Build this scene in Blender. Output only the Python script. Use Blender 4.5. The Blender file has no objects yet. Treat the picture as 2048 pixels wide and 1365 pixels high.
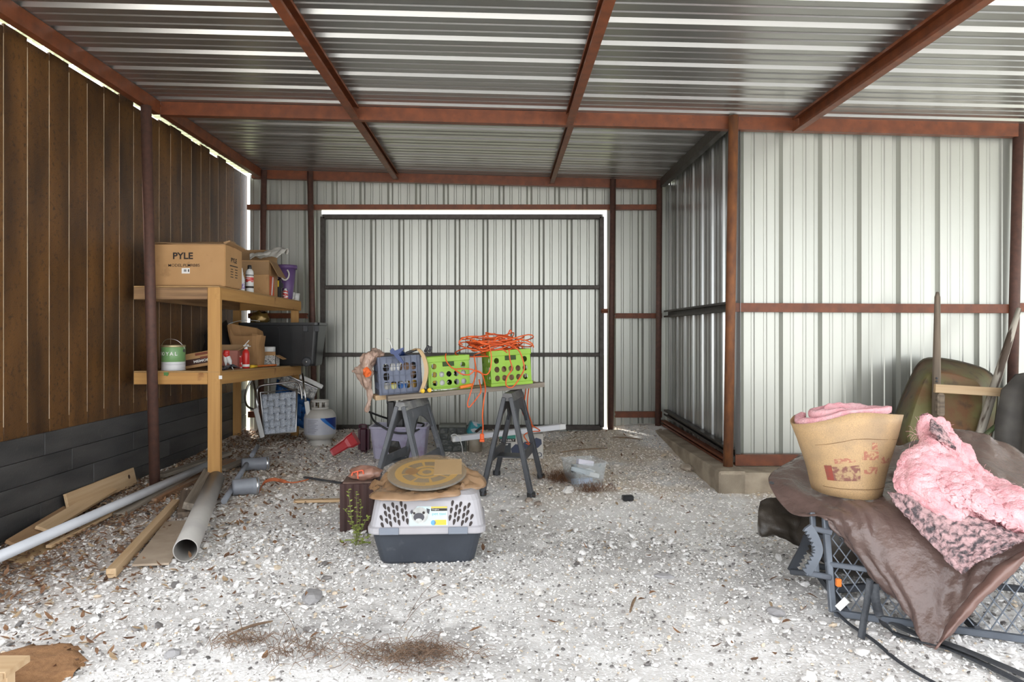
import bpy, bmesh, math, random
import numpy as np
from mathutils import Vector, Matrix, Euler, noise

random.seed(7); rng = np.random.default_rng(7)
S = bpy.context.scene
C = S.collection
# ---------------------------------------------------------------- camera
F = 1430.0; VX, VY = 1003.0, 667.0; HC = 1.18      # focal length and vanishing point in pixels of a 2048x1365 frame
cam = bpy.data.cameras.new('camera'); co = bpy.data.objects.new('camera', cam); C.objects.link(co)
co.location = (0, 0, HC); co.rotation_euler = (math.pi/2, 0, 0)
cam.sensor_width = 36; cam.lens = 36*F/2048
cam.shift_x = (1024-VX)/2048; cam.shift_y = -(682.5-VY)/2048
cam.clip_start = .05; cam.clip_end = 300
S.camera = co
# ---------------------------------------------------------------- light
w = bpy.data.worlds.new('sky'); S.world = w; w.use_nodes = True
bg = w.node_tree.nodes['Background']
bg.inputs[0].default_value = (.92, .955, 1.0, 1); bg.inputs[1].default_value = 1.6
sl = bpy.data.lights.new('sun', 'SUN'); sl.energy = 7.0; sl.angle = .05; sl.color = (1, .96, .9)
so = bpy.data.objects.new('sun', sl); C.objects.link(so)
so.rotation_euler = Euler((math.radians(-17), 0, math.radians(25)))   # sun stands high behind the shed and lights the open yard
S.view_settings.view_transform = 'Standard'; S.view_settings.look = 'None'
S.view_settings.exposure = 1.17; S.view_settings.gamma = 1; S.view_settings.use_curve_mapping = False

# ---------------------------------------------------------------- helpers
def W(px, py, Y): return Vector(((px-VX)*Y/F, Y, HC-(py-VY)*Y/F))
def sm(a, b, x):
    t = np.clip((x-a)/(b-a), 0, 1); return t*t*(3-2*t)
def gz0(x, y):
    x = np.asarray(x, float); y = np.asarray(y, float)
    z = .05*sm(4.2, 5.8, y) + .085*sm(5.8, 7.7, y)
    z = z + .05*sm(1.0, 1.6, x)*sm(5.6, 7.6, y)
    z = z + .012*np.sin(x*2.1+y*1.3) + .008*np.sin(x*4.7-y*3.1+1)
    return z
def gz(x, y): return float(gz0(x, y))
def G(px, py, h=0):
    """point on the ground under a pixel (h above the ground)"""
    Y = F*HC/(py-VY)
    for _ in range(25):
        Y = F*(HC-h-gz((px-VX)*Y/F, Y))/(py-VY)
    p = W(px, py, Y); return p

def _h(ix, iy, s):
    v = np.sin(ix*127.1+iy*311.7+s*74.7)*43758.5453
    return v-np.floor(v)
def vn(x, y, s=0):
    ix = np.floor(x); iy = np.floor(y); fx = x-ix; fy = y-iy
    fx = fx*fx*(3-2*fx); fy = fy*fy*(3-2*fy)
    a = _h(ix, iy, s); b = _h(ix+1, iy, s); c = _h(ix, iy+1, s); d = _h(ix+1, iy+1, s)
    return a+(b-a)*fx+(c-a)*fy+(a-b-c+d)*fx*fy
def fbm(x, y, o=4, s=0):
    r = 0; a = .5; t = 0
    for k in range(o):
        r = r+a*vn(x*2**k, y*2**k, s+k); t += a; a *= .5
    return r/t

MATS = {}
def mat(name, col, col2=None, rough=.6, metal=0, scale=8, st=(1, 1, 1), bump=0, lo=.35, hi=.65, detail=5,
        alpha=1, trans=0, spec=.5, col3=None, s3=30, lo3=.6, hi3=.7, bscale=None, attr=None, rand=0, coat=0, emit=0):
    if name in MATS: return MATS[name]
    m = bpy.data.materials.new(name); m.use_nodes = True; MATS[name] = m
    nt = m.node_tree; N = nt.nodes; L = nt.links; b = N['Principled BSDF']
    b.inputs['Roughness'].default_value = rough; b.inputs['Metallic'].default_value = metal
    b.inputs['Specular IOR Level'].default_value = spec
    b.inputs['Alpha'].default_value = alpha; b.inputs['Transmission Weight'].default_value = trans
    b.inputs['Coat Weight'].default_value = coat
    b.inputs['Base Color'].default_value = (*col, 1)
    m.diffuse_color = (*col, 1)
    tc = N.new('ShaderNodeTexCoord'); mp = N.new('ShaderNodeMapping')
    mp.inputs['Scale'].default_value = [scale*k for k in st]
    L.new(tc.outputs['Object'], mp.inputs['Vector'])
    oi = N.new('ShaderNodeObjectInfo')
    off = N.new('ShaderNodeVectorMath'); off.operation = 'MULTIPLY_ADD'
    cb = N.new('ShaderNodeCombineXYZ')
    for k in range(3): L.new(oi.outputs['Random'], cb.inputs[k])
    off.inputs[1].default_value = (37, 51, 23)
    L.new(cb.outputs[0], off.inputs[0]); L.new(mp.outputs[0], off.inputs[2])
    src = off.outputs[0]
    nz = N.new('ShaderNodeTexNoise'); nz.inputs['Scale'].default_value = 1; nz.inputs['Detail'].default_value = detail
    L.new(src, nz.inputs['Vector'])
    out = None
    if attr:
        at = N.new('ShaderNodeAttribute'); at.attribute_name = attr; out = at.outputs['Color']
    if col2 is not None:
        mr = N.new('ShaderNodeMapRange'); mr.inputs[1].default_value = lo; mr.inputs[2].default_value = hi
        L.new(nz.outputs['Fac'], mr.inputs[0])
        mx = N.new('ShaderNodeMix'); mx.data_type = 'RGBA'
        if out is not None:
            mx.blend_type = 'MULTIPLY'; mx.inputs[0].default_value = 1
            mx2 = N.new('ShaderNodeMix'); mx2.data_type = 'RGBA'; mx2.inputs[6].default_value = (*col, 1); mx2.inputs[7].default_value = (*col2, 1)
            L.new(mr.outputs[0], mx2.inputs[0]); L.new(out, mx.inputs[6]); L.new(mx2.outputs[2], mx.inputs[7])
        else:
            mx.inputs[6].default_value = (*col, 1); mx.inputs[7].default_value = (*col2, 1)
            L.new(mr.outputs[0], mx.inputs[0])
        out = mx.outputs[2]
    if col3 is not None:
        n3 = N.new('ShaderNodeTexNoise'); n3.inputs['Scale'].default_value = s3; n3.inputs['Detail'].default_value = 4
        L.new(tc.outputs['Object'], n3.inputs['Vector'])
        mr = N.new('ShaderNodeMapRange'); mr.inputs[1].default_value = lo3; mr.inputs[2].default_value = hi3
        L.new(n3.outputs['Fac'], mr.inputs[0])
        mx = N.new('ShaderNodeMix'); mx.data_type = 'RGBA'
        if out is not None: L.new(out, mx.inputs[6])
        else: mx.inputs[6].default_value = (*col, 1)
        mx.inputs[7].default_value = (*col3, 1); L.new(mr.outputs[0], mx.inputs[0]); out = mx.outputs[2]
    if rand:
        hs = N.new('ShaderNodeHueSaturation')
        mr = N.new('ShaderNodeMapRange'); mr.inputs[3].default_value = 1-rand; mr.inputs[4].default_value = 1+rand
        L.new(oi.outputs['Random'], mr.inputs[0]); L.new(mr.outputs[0], hs.inputs['Value'])
        if out is not None: L.new(out, hs.inputs['Color'])
        else: hs.inputs['Color'].default_value = (*col, 1)
        out = hs.outputs[0]
    if out is not None: L.new(out, b.inputs['Base Color'])
    if emit:
        b.inputs['Emission Color'].default_value = (*col, 1); b.inputs['Emission Strength'].default_value = emit
    if bump:
        bp = N.new('ShaderNodeBump'); bp.inputs['Strength'].default_value = bump; bp.inputs['Distance'].default_value = .01
        if bscale:
            nb = N.new('ShaderNodeTexNoise'); nb.inputs['Scale'].default_value = bscale; nb.inputs['Detail'].default_value = 6
            L.new(tc.outputs['Object'], nb.inputs['Vector']); L.new(nb.outputs['Fac'], bp.inputs['Height'])
        else: L.new(nz.outputs['Fac'], bp.inputs['Height'])
        L.new(bp.outputs[0], b.inputs['Normal'])
    return m

def props(o, label=None, cat=None, group=None, kind=None):
    if label: o['label'] = label
    if cat: o['category'] = cat
    if group: o['group'] = group
    if kind: o['kind'] = kind
    return o
WM = {}     # world matrix of every object made here
def thing(name, label, cat, loc=(0, 0, 0), rz=0, group=None, rot=None):
    o = bpy.data.objects.new(name, None); C.objects.link(o); o.empty_display_size = .05
    M = Matrix.Translation(Vector(loc)) @ (rot.to_4x4() if rot is not None else Matrix.Rotation(rz, 4, 'Z'))
    o.matrix_world = M; WM[o] = M
    return props(o, label, cat, group)
def struct(name):
    o = bpy.data.objects.new(name, None); C.objects.link(o); o.empty_display_size = .05
    WM[o] = Matrix.Identity(4); o['kind'] = 'structure'; return o
def frame(o, x, z=None, y=None):
    """matrix with origin o, local x along x and local z near z"""
    x = Vector(x).normalized()
    if y is not None: y = Vector(y); z = x.cross(y)
    z = Vector(z if z is not None else (0, 0, 1))
    y = z.cross(x)
    if y.length < 1e-6: y = Vector((0, 1, 0))
    y.normalize(); z = x.cross(y)
    M = Matrix((x, y, z)).transposed().to_4x4(); M.translation = Vector(o); return M

class B:
    def __init__(s): s.bm = bmesh.new(); s.M = Matrix.Identity(4)
    def v(s, p): return s.bm.verts.new(s.M @ Vector(p))
    def f(s, vs):
        try: return s.bm.faces.new(vs)
        except ValueError: return None
    def box(s, c, size, rot=None, bevel=0, top=None, seg=1):
        """box centred at c; top=(sx,sy) scales the upper face"""
        t = bmesh.new(); r = bmesh.ops.create_cube(t, size=1)
        for q in t.verts:
            k = (top if top and q.co.z > 0 else (1, 1))
            q.co = Vector((q.co.x*size[0]*k[0], q.co.y*size[1]*k[1], q.co.z*size[2]))
        if bevel: bmesh.ops.bevel(t, geom=t.edges[:], offset=bevel, segments=seg, affect='EDGES', clamp_overlap=True)
        M = Matrix.Translation(Vector(c))
        if rot is not None: M = M @ (rot if isinstance(rot, Matrix) else Euler(rot).to_matrix()).to_4x4()
        s.merge(t, M); return s
    def merge(s, t, M=Matrix.Identity(4)):
        M = s.M @ M; mp = {}
        for q in t.verts: mp[q] = s.bm.verts.new(M @ q.co)
        for f in t.faces:
            nf = s.f([mp[q] for q in f.verts])
            if nf: nf.smooth = f.smooth
        t.free()
    def bar(s, p0, p1, wd, ht, up=(0, 0, 1), bevel=0):
        p0 = Vector(p0); p1 = Vector(p1); M = frame((p0+p1)/2, p1-p0, up)
        t = B(); t.box((0, 0, 0), ((p1-p0).length, wd, ht), bevel=bevel); s.merge(t.bm, M); return s
    def tube(s, pts, r, n=8, closed=False, caps=True):
        pts = [Vector(p) for p in pts]; m = len(pts)
        R = r if isinstance(r, (list, tuple)) else [r]*m
        rings = []; ref = None
        for i, p in enumerate(pts):
            a = pts[(i-1) % m] if (closed or i > 0) else p
            b = pts[(i+1) % m] if (closed or i < m-1) else p
            t = (b-a)
            t = t.normalized() if t.length > 1e-9 else Vector((0, 0, 1))
            if ref is None:
                ref = Vector((0, 0, 1)) if abs(t.z) < .9 else Vector((1, 0, 0))
            u = (ref-t*ref.dot(t))
            if u.length < 1e-6: u = t.orthogonal()
            u.normalize(); ref = u; w_ = t.cross(u)
            rings.append([s.v(p+R[i]*(math.cos(2*math.pi*k/n)*u+math.sin(2*math.pi*k/n)*w_)) for k in range(n)])
        for i in range(m if closed else m-1):
            A = rings[i]; Bq = rings[(i+1) % m]
            for k in range(n):
                f = s.f((A[k], A[(k+1) % n], Bq[(k+1) % n], Bq[k]))
                if f: f.smooth = True
        if caps and not closed:
            s.f(rings[0][::-1]); s.f(rings[-1])
        return s
    def lathe(s, prof, n=24, M=Matrix.Identity(4), smooth=True):
        rings = []
        for r, z in prof:
            if r < 1e-6: rings.append([s.v(M @ Vector((0, 0, z)))])
            else: rings.append([s.v(M @ Vector((r*math.cos(2*math.pi*k/n), r*math.sin(2*math.pi*k/n), z))) for k in range(n)])
        for A, Bq in zip(rings, rings[1:]):
            for k in range(n):
                a = A[k % len(A)]; b = A[(k+1) % len(A)]; c = Bq[(k+1) % len(Bq)]; d = Bq[k % len(Bq)]
                q = [a, b, c, d]; u = []
                for x in q:
                    if x not in u: u.append(x)
                if len(u) > 2:
                    f = s.f(u)
                    if f: f.smooth = smooth
        return s
    def loft(s, rings, caps=True, smooth=True):
        R = [[s.v(p) for p in r] for r in rings]; n = len(R[0])
        for A, Bq in zip(R, R[1:]):
            for k in range(n):
                f = s.f((A[k], A[(k+1) % n], Bq[(k+1) % n], Bq[k]))
                if f: f.smooth = smooth
        if caps: s.f(R[0][::-1]); s.f(R[-1])
        return s
    def prism(s, pts, th, M=Matrix.Identity(4)):
        """polygon in local xy, extruded from z=0 to z=th"""
        a = [s.v(M @ Vector((p[0], p[1], 0))) for p in pts]; b = [s.v(M @ Vector((p[0], p[1], th))) for p in pts]
        n = len(pts); s.f(a[::-1]); s.f(b)
        for k in range(n): s.f((a[k], a[(k+1) % n], b[(k+1) % n], b[k]))
        return s
    def grid(s, P, smooth=True):
        V = [[s.v(p) for p in r] for r in P]
        for i in range(len(V)-1):
            for j in range(len(V[0])-1):
                f = s.f((V[i][j], V[i][j+1], V[i+1][j+1], V[i+1][j]))
                if f: f.smooth = smooth
        return s
    def build(s, name, m, parent=None, label=None, smooth=None, local=False, kind=None, solid=0, cat=None, group=None, base=None, subd=0, normals=True):
        """vertices are in world space unless local; top-level objects get their origin at their base"""
        bm = s.bm
        if normals: bmesh.ops.recalc_face_normals(bm, faces=bm.faces)
        if smooth is not None:
            for f in bm.faces: f.smooth = smooth
        me = bpy.data.meshes.new(name); o = bpy.data.objects.new(name, me); C.objects.link(o)
        if parent is not None:
            o.parent = parent
            if not local: bm.transform(WM[parent].inverted())
            WM[o] = WM[parent]
        else:
            if base is None and not local:
                cs = [q.co for q in bm.verts]
                lo = [min(c[k] for c in cs) for k in range(3)]; hi = [max(c[k] for c in cs) for k in range(3)]
                base = ((lo[0]+hi[0])/2, (lo[1]+hi[1])/2, lo[2])
            base = Vector(base or (0, 0, 0))
            if not local: bm.transform(Matrix.Translation(-base))
            o.location = base; WM[o] = Matrix.Translation(base)
        bm.to_mesh(me); bm.free()
        for q in (m if isinstance(m, (list, tuple)) else [m]): me.materials.append(q)
        if solid:
            md = o.modifiers.new('thickness', 'SOLIDIFY'); md.thickness = solid; md.offset = 0
        if subd:
            md = o.modifiers.new('smooth', 'SUBSURF'); md.levels = subd; md.render_levels = subd
        return props(o, label, cat, group, kind)

def place(name, b, m, M, parent=None, **kw):
    """a mesh in its own local frame, put at world matrix M"""
    me_o = b.build(name, m, None, local=True, **kw)
    if parent is not None:
        me_o.parent = parent; me_o.matrix_local = WM[parent].inverted() @ M
    else: me_o.matrix_world = M
    WM[me_o] = M
    return me_o
def board(name, p0, p1, wd, th, m, parent=None, up=(0, 0, 1), bevel=.002, **kw):
    """sawn timber from p0 to p1, local x along the grain"""
    p0 = Vector(p0); p1 = Vector(p1); b = B(); b.box((0, 0, 0), ((p1-p0).length, wd, th), bevel=bevel)
    return place(name, b, m, frame((p0+p1)/2, p1-p0, up), parent, **kw)
def text(body, M, height, m, parent, width=None, name='lettering', bold=0, ext=.0006):
    """letters in the local xy plane of M, centred"""
    cu = bpy.data.curves.new('txt', 'FONT'); cu.body = body; cu.align_x = 'CENTER'; cu.align_y = 'CENTER'
    cu.size = 1; cu.extrude = 0; cu.offset = bold; cu.resolution_u = 3
    o = bpy.data.objects.new('txt', cu); C.objects.link(o)
    dg = bpy.context.evaluated_depsgraph_get(); me = bpy.data.meshes.new_from_object(o.evaluated_get(dg))
    bpy.data.objects.remove(o); bpy.data.curves.remove(cu)
    cs = np.array([q.co[:] for q in me.vertices]); lo = cs.min(0); hi = cs.max(0)
    sy = height/max(1e-6, hi[1]-lo[1]); sx = (width/(hi[0]-lo[0])) if width else sy
    for q in me.vertices: q.co = ((q.co.x-(lo[0]+hi[0])/2)*sx, (q.co.y-(lo[1]+hi[1])/2)*sy, ext)
    me.name = name; me.materials.clear(); me.materials.append(m)
    t = bpy.data.objects.new(name, me); C.objects.link(t); t.parent = parent
    t.matrix_local = WM[parent].inverted() @ M; WM[t] = M
    return t
def crom(p0, p1, p2, p3, t):
    return .5*((2*p1)+(p2-p0)*t+(2*p0-5*p1+4*p2-p3)*t*t+(3*p1-p0-3*p2+p3)*t**3)
def spline(pts, n, closed=False):
    pts = [Vector(p) for p in pts]; m = len(pts); out = []
    segs = m if closed else m-1
    for i in range(segs):
        g = lambda k: pts[k % m] if closed else pts[min(max(k, 0), m-1)]
        for k in range(n): out.append(crom(g(i-1), g(i), g(i+1), g(i+2), k/n))
    if not closed: out.append(pts[-1])
    return out
def csurf(rows, nu, nv):
    R = [spline(r, nu) for r in rows]
    cols = [spline([r[j] for r in R], nv) for j in range(len(R[0]))]
    return [[cols[j][i] for j in range(len(cols))] for i in range(len(cols[0]))]
def lump(P, amp, sc, seed=0, axis=None, ridged=False):
    """push grid points along their normals with noise"""
    n = len(P); m = len(P[0]); out = []
    for i in range(n):
        row = []
        for j in range(m):
            a = P[min(i+1, n-1)][j]-P[max(i-1, 0)][j]; b = P[i][min(j+1, m-1)]-P[i][max(j-1, 0)]
            nr = a.cross(b); nr = nr.normalized() if nr.length > 1e-9 else Vector((0, 0, 1))
            q = P[i][j]*sc+Vector((seed*7.3, seed*3.1, seed*1.7))
            k = noise.fractal(q, 1.0, 2.0, 4)
            if ridged: k = 1-abs(k)*3
            row.append(P[i][j]+(axis or nr)*k*amp)
        out.append(row)
    return out
# ================================================================ THE SETTING
STEEL = mat('galvalume sheet', (.46, .47, .46), (.38, .39, .38), rough=.28, metal=.85, scale=3, st=(1, 1, .1), lo=.3, hi=.7)
ROOF = mat('galvalume roof', (.46, .46, .445), (.38, .38, .37), rough=.32, metal=.9, scale=3, st=(.1, 1, 1), lo=.3, hi=.7)
PALE = mat('pale coated sheet', (.46, .465, .42), (.39, .395, .355), rough=.33, metal=.55, scale=3, st=(1, 1, .08), lo=.3, hi=.7)
RED = mat('red oxide steel', (.195, .056, .020), (.115, .034, .014), rough=.5, metal=.1, scale=14, lo=.3, hi=.7, col3=(.09, .035, .025), s3=45, lo3=.62, hi3=.75)
PIPE = mat('rusty pipe', (.13, .062, .045), (.085, .045, .036), rough=.65, metal=.2, scale=30, lo=.3, hi=.7)
RUST = mat('orange rusty pipe', (.26, .10, .035), (.13, .055, .03), rough=.7, metal=.15, scale=22, st=(1, 1, .4), lo=.3, hi=.7)
BLACKST = mat('bare dark steel', (.075, .066, .058), (.045, .036, .030), rough=.5, metal=.5, scale=25, lo=.3, hi=.7)
SIDING = mat('brown stained siding', (.170, .078, .023), (.050, .024, .010), rough=.42, scale=4.5, st=(1, 1, .22), lo=.33, hi=.68,
             col3=(.035, .018, .010), s3=42, lo3=.55, hi3=.76, bump=.25, bscale=120, spec=.4, rand=.12)
GROOVE = mat('dusty groove', (.78, .64, .46), (.50, .38, .24), rough=.8, scale=5, lo=.4, hi=.6)
BLACKBD = mat('black painted boards', (.075, .073, .071), (.036, .036, .037), rough=.5, scale=5, st=(1, .35, 1.6), lo=.35, hi=.65,
              col3=(.10, .095, .085), s3=26, lo3=.62, hi3=.9, bump=.2, bscale=70, rand=.12)
CONC = mat('dirty concrete', (.42, .35, .26), (.26, .21, .155), rough=.9, scale=6, lo=.35, hi=.65, bump=.3, bscale=60)
WHITEG = mat('crushed limestone bed', (1, 1, 1), (.90, .885, .87), rough=.95, scale=70, lo=.38, hi=.6, bump=.5, bscale=90, attr='col')
STONE = mat('white gravel', (1, 1, 1), (.86, .85, .83), rough=.9, scale=60, lo=.35, hi=.65, attr='col')

ZR = lambda x: 2.885-.0255*x         # underside of the roof
YF, YB = 5.48, 7.74                  # plane of the middle beam, plane of the back wall
XW = -2.80                           # face of the brown wall
RIB = .3048
def rib_profile(n, h=.032, start=0):
    """R-panel profile over n feet: (along, out)"""
    p = []
    for k in range(n):
        a = k*RIB
        p += [(a, h), (a+.014, h), (a+.034, 0), (a+.088, 0), (a+.095, .006), (a+.112, .006), (a+.119, 0),
              (a+.185, 0), (a+.192, .006), (a+.209, .006), (a+.216, 0), (a+.2708, 0), (a+.2908, h)]
    p.append((n*RIB, h)); return [(q[0]+start, q[1]) for q in p]
def sheet(name, m, parent, a0, fn, n=3, a1=None, lo=None):
    """corrugated sheet: fn(along, out, end) -> point for end 0 / 1"""
    pr = rib_profile(n, start=a0)
    if a1 is not None: pr = [q for q in pr if q[0] <= a1]
    if lo is not None: pr = [q for q in pr if q[0] >= lo]
    b = B(); b.grid([[fn(a, o, 0) for a, o in pr], [fn(a, o, 1) for a, o in pr]], smooth=False)
    return b.build(name, m, parent, kind=None, solid=.0012)
def channel(name, p0, p1, hgt, wd, m, label, cat='beam', side=1, up=(0, 0, 1), th=.006, group=None):
    """C-section from p0 to p1 (bottom line of the web), flanges to one side"""
    p0 = Vector(p0); p1 = Vector(p1); Ln = (p1-p0).length
    t = [(0, 0), (wd*side, 0), (wd*side, .018), ((wd-th)*side, .018), ((wd-th)*side, th), (th*side, th), (th*side, hgt-th), ((wd-th)*side, hgt-th),
         ((wd-th)*side, hgt-.018), (wd*side, hgt-.018), (wd*side, hgt), (0, hgt)]
    b = B(); M = frame(p0, p1-p0, up)
    b.loft([[M @ Vector((x, y, z)) for y, z in t] for x in (0, Ln)], smooth=False)
    return b.build(name, m, label=label, cat=cat, group=group)
def pipe_post(name, p0, p1, r, m, label, cap=True):
    b = B(); p0 = Vector(p0); p1 = Vector(p1); d = (p1-p0).normalized()
    b.tube([p0, p1], r, 20)
    return b.build(name, m, label=label, cat='post', base=p0)

# --- roof: corrugated sheets, ribs run left to right
ceil = struct('ceiling')
Y0 = 2.62-2*.9144  # front strips added out of view to cut the light on the foreground
for k in range(8):
    for (xa, xb, dz) in ((-2.86, .60, 0), (.54, 6.3, -.004)):
        ys = Y0+k*.9144
        sheet('roof_sheet', ROOF, ceil, ys, lambda a, o, e, xa=xa, xb=xb, dz=dz: Vector((xa if e == 0 else xb, a, ZR(xa if e == 0 else xb)+o+dz)), a1=7.95)
# --- back wall sheets (ribs upright), outside the girts
wb = struct('wall_back')
def wsheet(parent, x0, x1, y, z0, z1, m, name='wall_sheet', phase=0):
    k0 = math.floor((x0-phase)/.9144); k1 = math.ceil((x1-phase)/.9144)
    for k in range(k0, k1):
        a = phase+k*.9144
        if a+.9144 <= x0+.02 or a >= x1-.02: continue
        f1 = z1 if callable(z1) else (lambda x: z1); f0 = z0 if callable(z0) else (lambda x: z0)
        pr = rib_profile(3, start=a); pr = [q for q in pr if x0 <= q[0] <= x1]
        if len(pr) < 2: continue
        if a < x0: pr.insert(0, (x0, pr[0][1]))
        if a+.9144 > x1: pr.append((x1, pr[-1][1]))
        b = B(); b.grid([[Vector((u, y+o, f0(u))) for u, o in pr], [Vector((u, y+o, f1(u))) for u, o in pr]], smooth=False)
        b.build(name, m, parent, solid=.0012)
xg0, xg1 = W(637, 0, YB)[0], W(1207, 0, YB)[0]     # the gate's edges
zg1 = W(0, 428, YB)[2]
wsheet(wb, -2.765, xg0+.012, YB+.09, .10, lambda x: ZR(x)-.03, PALE)
wsheet(wb, xg0+.012, xg1+.05, YB+.09, 2.555, lambda x: ZR(x)-.03, PALE)
wsheet(wb, xg1+.050, 1.80, YB+.09, .12, lambda x: ZR(x)-.03, PALE)
# --- gate
gate = thing('metal_gate', 'wide corrugated metal gate with dark tube frame in the back wall', 'gate', (.3, YB, .14))
def rail(name, p0, p1, wd=.05, parent=gate, m=BLACKST):
    b = B(); b.bar(p0, p1, wd, wd, up=(0, 1, 0) if abs((Vector(p1)-Vector(p0)).normalized().z) > .9 else (0, 0, 1), bevel=.004); return b.build(name, m, parent)
yg = YB-.01
gx0, gx1 = W(646, 0, yg)[0], W(1203, 0, yg)[0]
gzb, gzt = W(0, 855, yg)[2], W(0, 434, yg)[2]
rail('top_rail', (gx0, yg, gzt), (gx1, yg, gzt)); rail('bottom_rail', (gx0, yg, gzb), (gx1, yg, gzb))
rail('frame_upright', (gx0, yg, gzb), (gx0, yg, gzt)); rail('frame_upright', (gx1, yg, gzb), (gx1, yg, gzt))
for py in (575, 710):
    z = W(0, py, yg)[2]; rail('cross_rail', (gx0, yg, z), (gx1, yg, z), .042)
wsheet(gate, xg0, xg1, YB+.03, W(0, 874, YB)[2], zg1, PALE, 'gate_sheet', phase=.13)
b = B(); b.box((gx1+.03, yg-.03, 1.42), (.07, .02, .05), bevel=.003); b.tube([(gx1-.01, yg-.04, 1.42), (gx1+.06, yg-.04, 1.42)], .01, 8)
b.build('latch', RED, gate, label='rusty slide latch')
# --- partition wall (faces left) and right bay wall
XP = 1.80
wp = struct('wall_partition')
k = 0; a = YF-.0
while a < 7.8:
    pr = [q for q in rib_profile(3, start=a) if q[0] <= 7.86]
    b = B(); b.grid([[Vector((XP+o, u, .17)) for u, o in pr], [Vector((XP+o, u, 2.80)) for u, o in pr]], smooth=False)
    if len(pr) > 1: b.build('wall_sheet', STEEL, wp, solid=.0012)
    a += .9144
wr = struct('wall_right')
wsheet(wr, 1.79, 6.3, YF+.07, .13, lambda x: ZR(x)-.02, PALE, phase=W(1490, 0, YF)[0]-.02)
# --- posts
pipe_post('steel_post', (W(310, 0, 5.215)[0], 5.215, gz(-2.5, 5.2)-.03), (W(292, 0, 5.215)[0], 5.215, 2.838), .037, PIPE, 'reddish pipe post in front of the wooden shelf')
pipe_post('steel_post', W(1456, 936, 5.40), W(1467, 232, 5.40), .036, RUST, 'orange rusty pipe post at the corner of the metal partition')
pipe_post('steel_post', (W(2021, 0, YF)[0], YF, .1), W(2037, 250, YF), .036, PIPE, 'brown pipe post behind the wheelbarrow handle at the right')
for px0, px1, lb in ((521, 528, 'thin pipe post in the far left corner beside the brown wall'), (629, 620, 'pipe post at the left side of the gate'),
                     (1221, 1226, 'pipe post at the right side of the gate'), (1316, 1319, 'pipe post where the back wall meets the partition')):
    r = .031
    x0 = W(px0, 0, YB-.06)[0]
    pipe_post('steel_post', (x0, YB-.06, gz(x0, YB)-.03), (W(px1, 0, YB-.06)[0], YB-.06, ZR(x0)-.02), r, PIPE, lb)
# --- beams
def zb(x): return ZR(x)-.105
def cross(name, x0, x1, y, label, h=.10): return channel(name, (x0, y, ZR(x0)-h-.003), (x1, y, ZR(x1)-h-.003), h, .06, RED, label)
cross('steel_beam', -2.60, 1.74, YF-.03, 'red oxide channel beam across the middle of the roof')
cross('steel_beam', 1.78, 6.2, YF-.03, 'red oxide channel beam above the right bay wall')
cross('steel_beam', -2.70, 1.72, YB-.02, 'red oxide channel beam along the top of the back wall', .095)
def runner(x, y0, y1, label, side, h=.10, m=RED, wd=.055): return channel('roof_purlin', (x, y0, ZR(x)-h-.004), (x, y1, ZR(x)-h-.004), h, wd, m, label, 'purlin', side)
runner(-2.60, Y0, YF-.03, 'red purlin under the roof along the brown wall, nearer the viewer', 1)
runner(-2.58, YF+.04, YB-.03, 'short red purlin along the brown wall behind the middle beam', 1, .09)
runner(-1.14, Y0, YF-.04, 'left one of the two red purlins running toward the viewer in mid roof', -1)
runner(-1.165, YF+.04, YB-.03, 'left short purlin between the middle beam and the back beam', -1, .075)
runner(.545, Y0, YF-.04, 'red purlin running toward the viewer at the roof sheet seam', 1)
runner(.565, YF+.04, YB-.03, 'right short purlin between the middle beam and the back beam', 1, .075, wd=.045)
runner(2.27, Y0, YF-.04, 'red purlin slanting to the upper right corner of the picture', 1, .11)
runner(1.70, YF+.04, YB-.08, 'dark purlin along the top of the metal partition', -1, .09, BLACKST)
# --- girts and sills
def girt(p0, p1, h, label, m=RED, side=1, name='wall_girt', wd=.05, cat='girt'): return channel(name, p0, p1, h, wd, m, label, cat, side)
zt = W(0, 419, YB)[2]
girt((-2.76, YB+.01, zt), (1.74, YB+.01, zt), .055, 'long red girt above the gate on the back wall')
zt = W(0, 637, YB)[2]
girt((W(1231, 0, YB)[0], YB+.01, zt), (1.74, YB+.01, zt), .055, 'short red girt right of the gate at mid height')
girt((-2.75, YB+.01, zt), (W(613, 0, YB)[0], YB+.01, zt), .055, 'short girt left of the gate behind the shelf')
zt = W(0, 836, YB)[2]
girt((W(1231, 0, YB)[0], YB+.01, zt), (1.74, YB+.01, zt), .065, 'short red sill girt right of the gate near the ground')
girt((-2.75, YB+.01, zt), (W(613, 0, YB)[0], YB+.01, zt), .065, 'short sill girt left of the gate behind the lawn chairs')
girt((XP-.005, YB-.05, 1.35), (XP-.005, YF, 1.35), .075, 'dark girt along the metal partition at mid height', BLACKST, -1)
girt((XP-.005, YB-.05, .30), (XP-.005, YF, .235), .06, 'dark sill channel along the foot of the metal partition', BLACKST, -1)
girt((XP-.04, YB-.05, .20), (XP-.04, YF, .17), .05, 'lower dark sill rail on the concrete curb under the partition', RED, -1)
zt = W(0, 624, YF)[2]
girt((1.79, YF+.01, zt), (3.93, YF+.01, zt-.01), .068, 'long red girt across the right bay wall')
girt((3.98, YF+.01, zt), (6.2, YF+.01, zt-.01), .068, 'red girt right of the far right post')
girt((1.79, YF-.01, .165), (6.2, YF-.01, .165), .085, 'red sill channel at the foot of the right bay wall')
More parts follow.
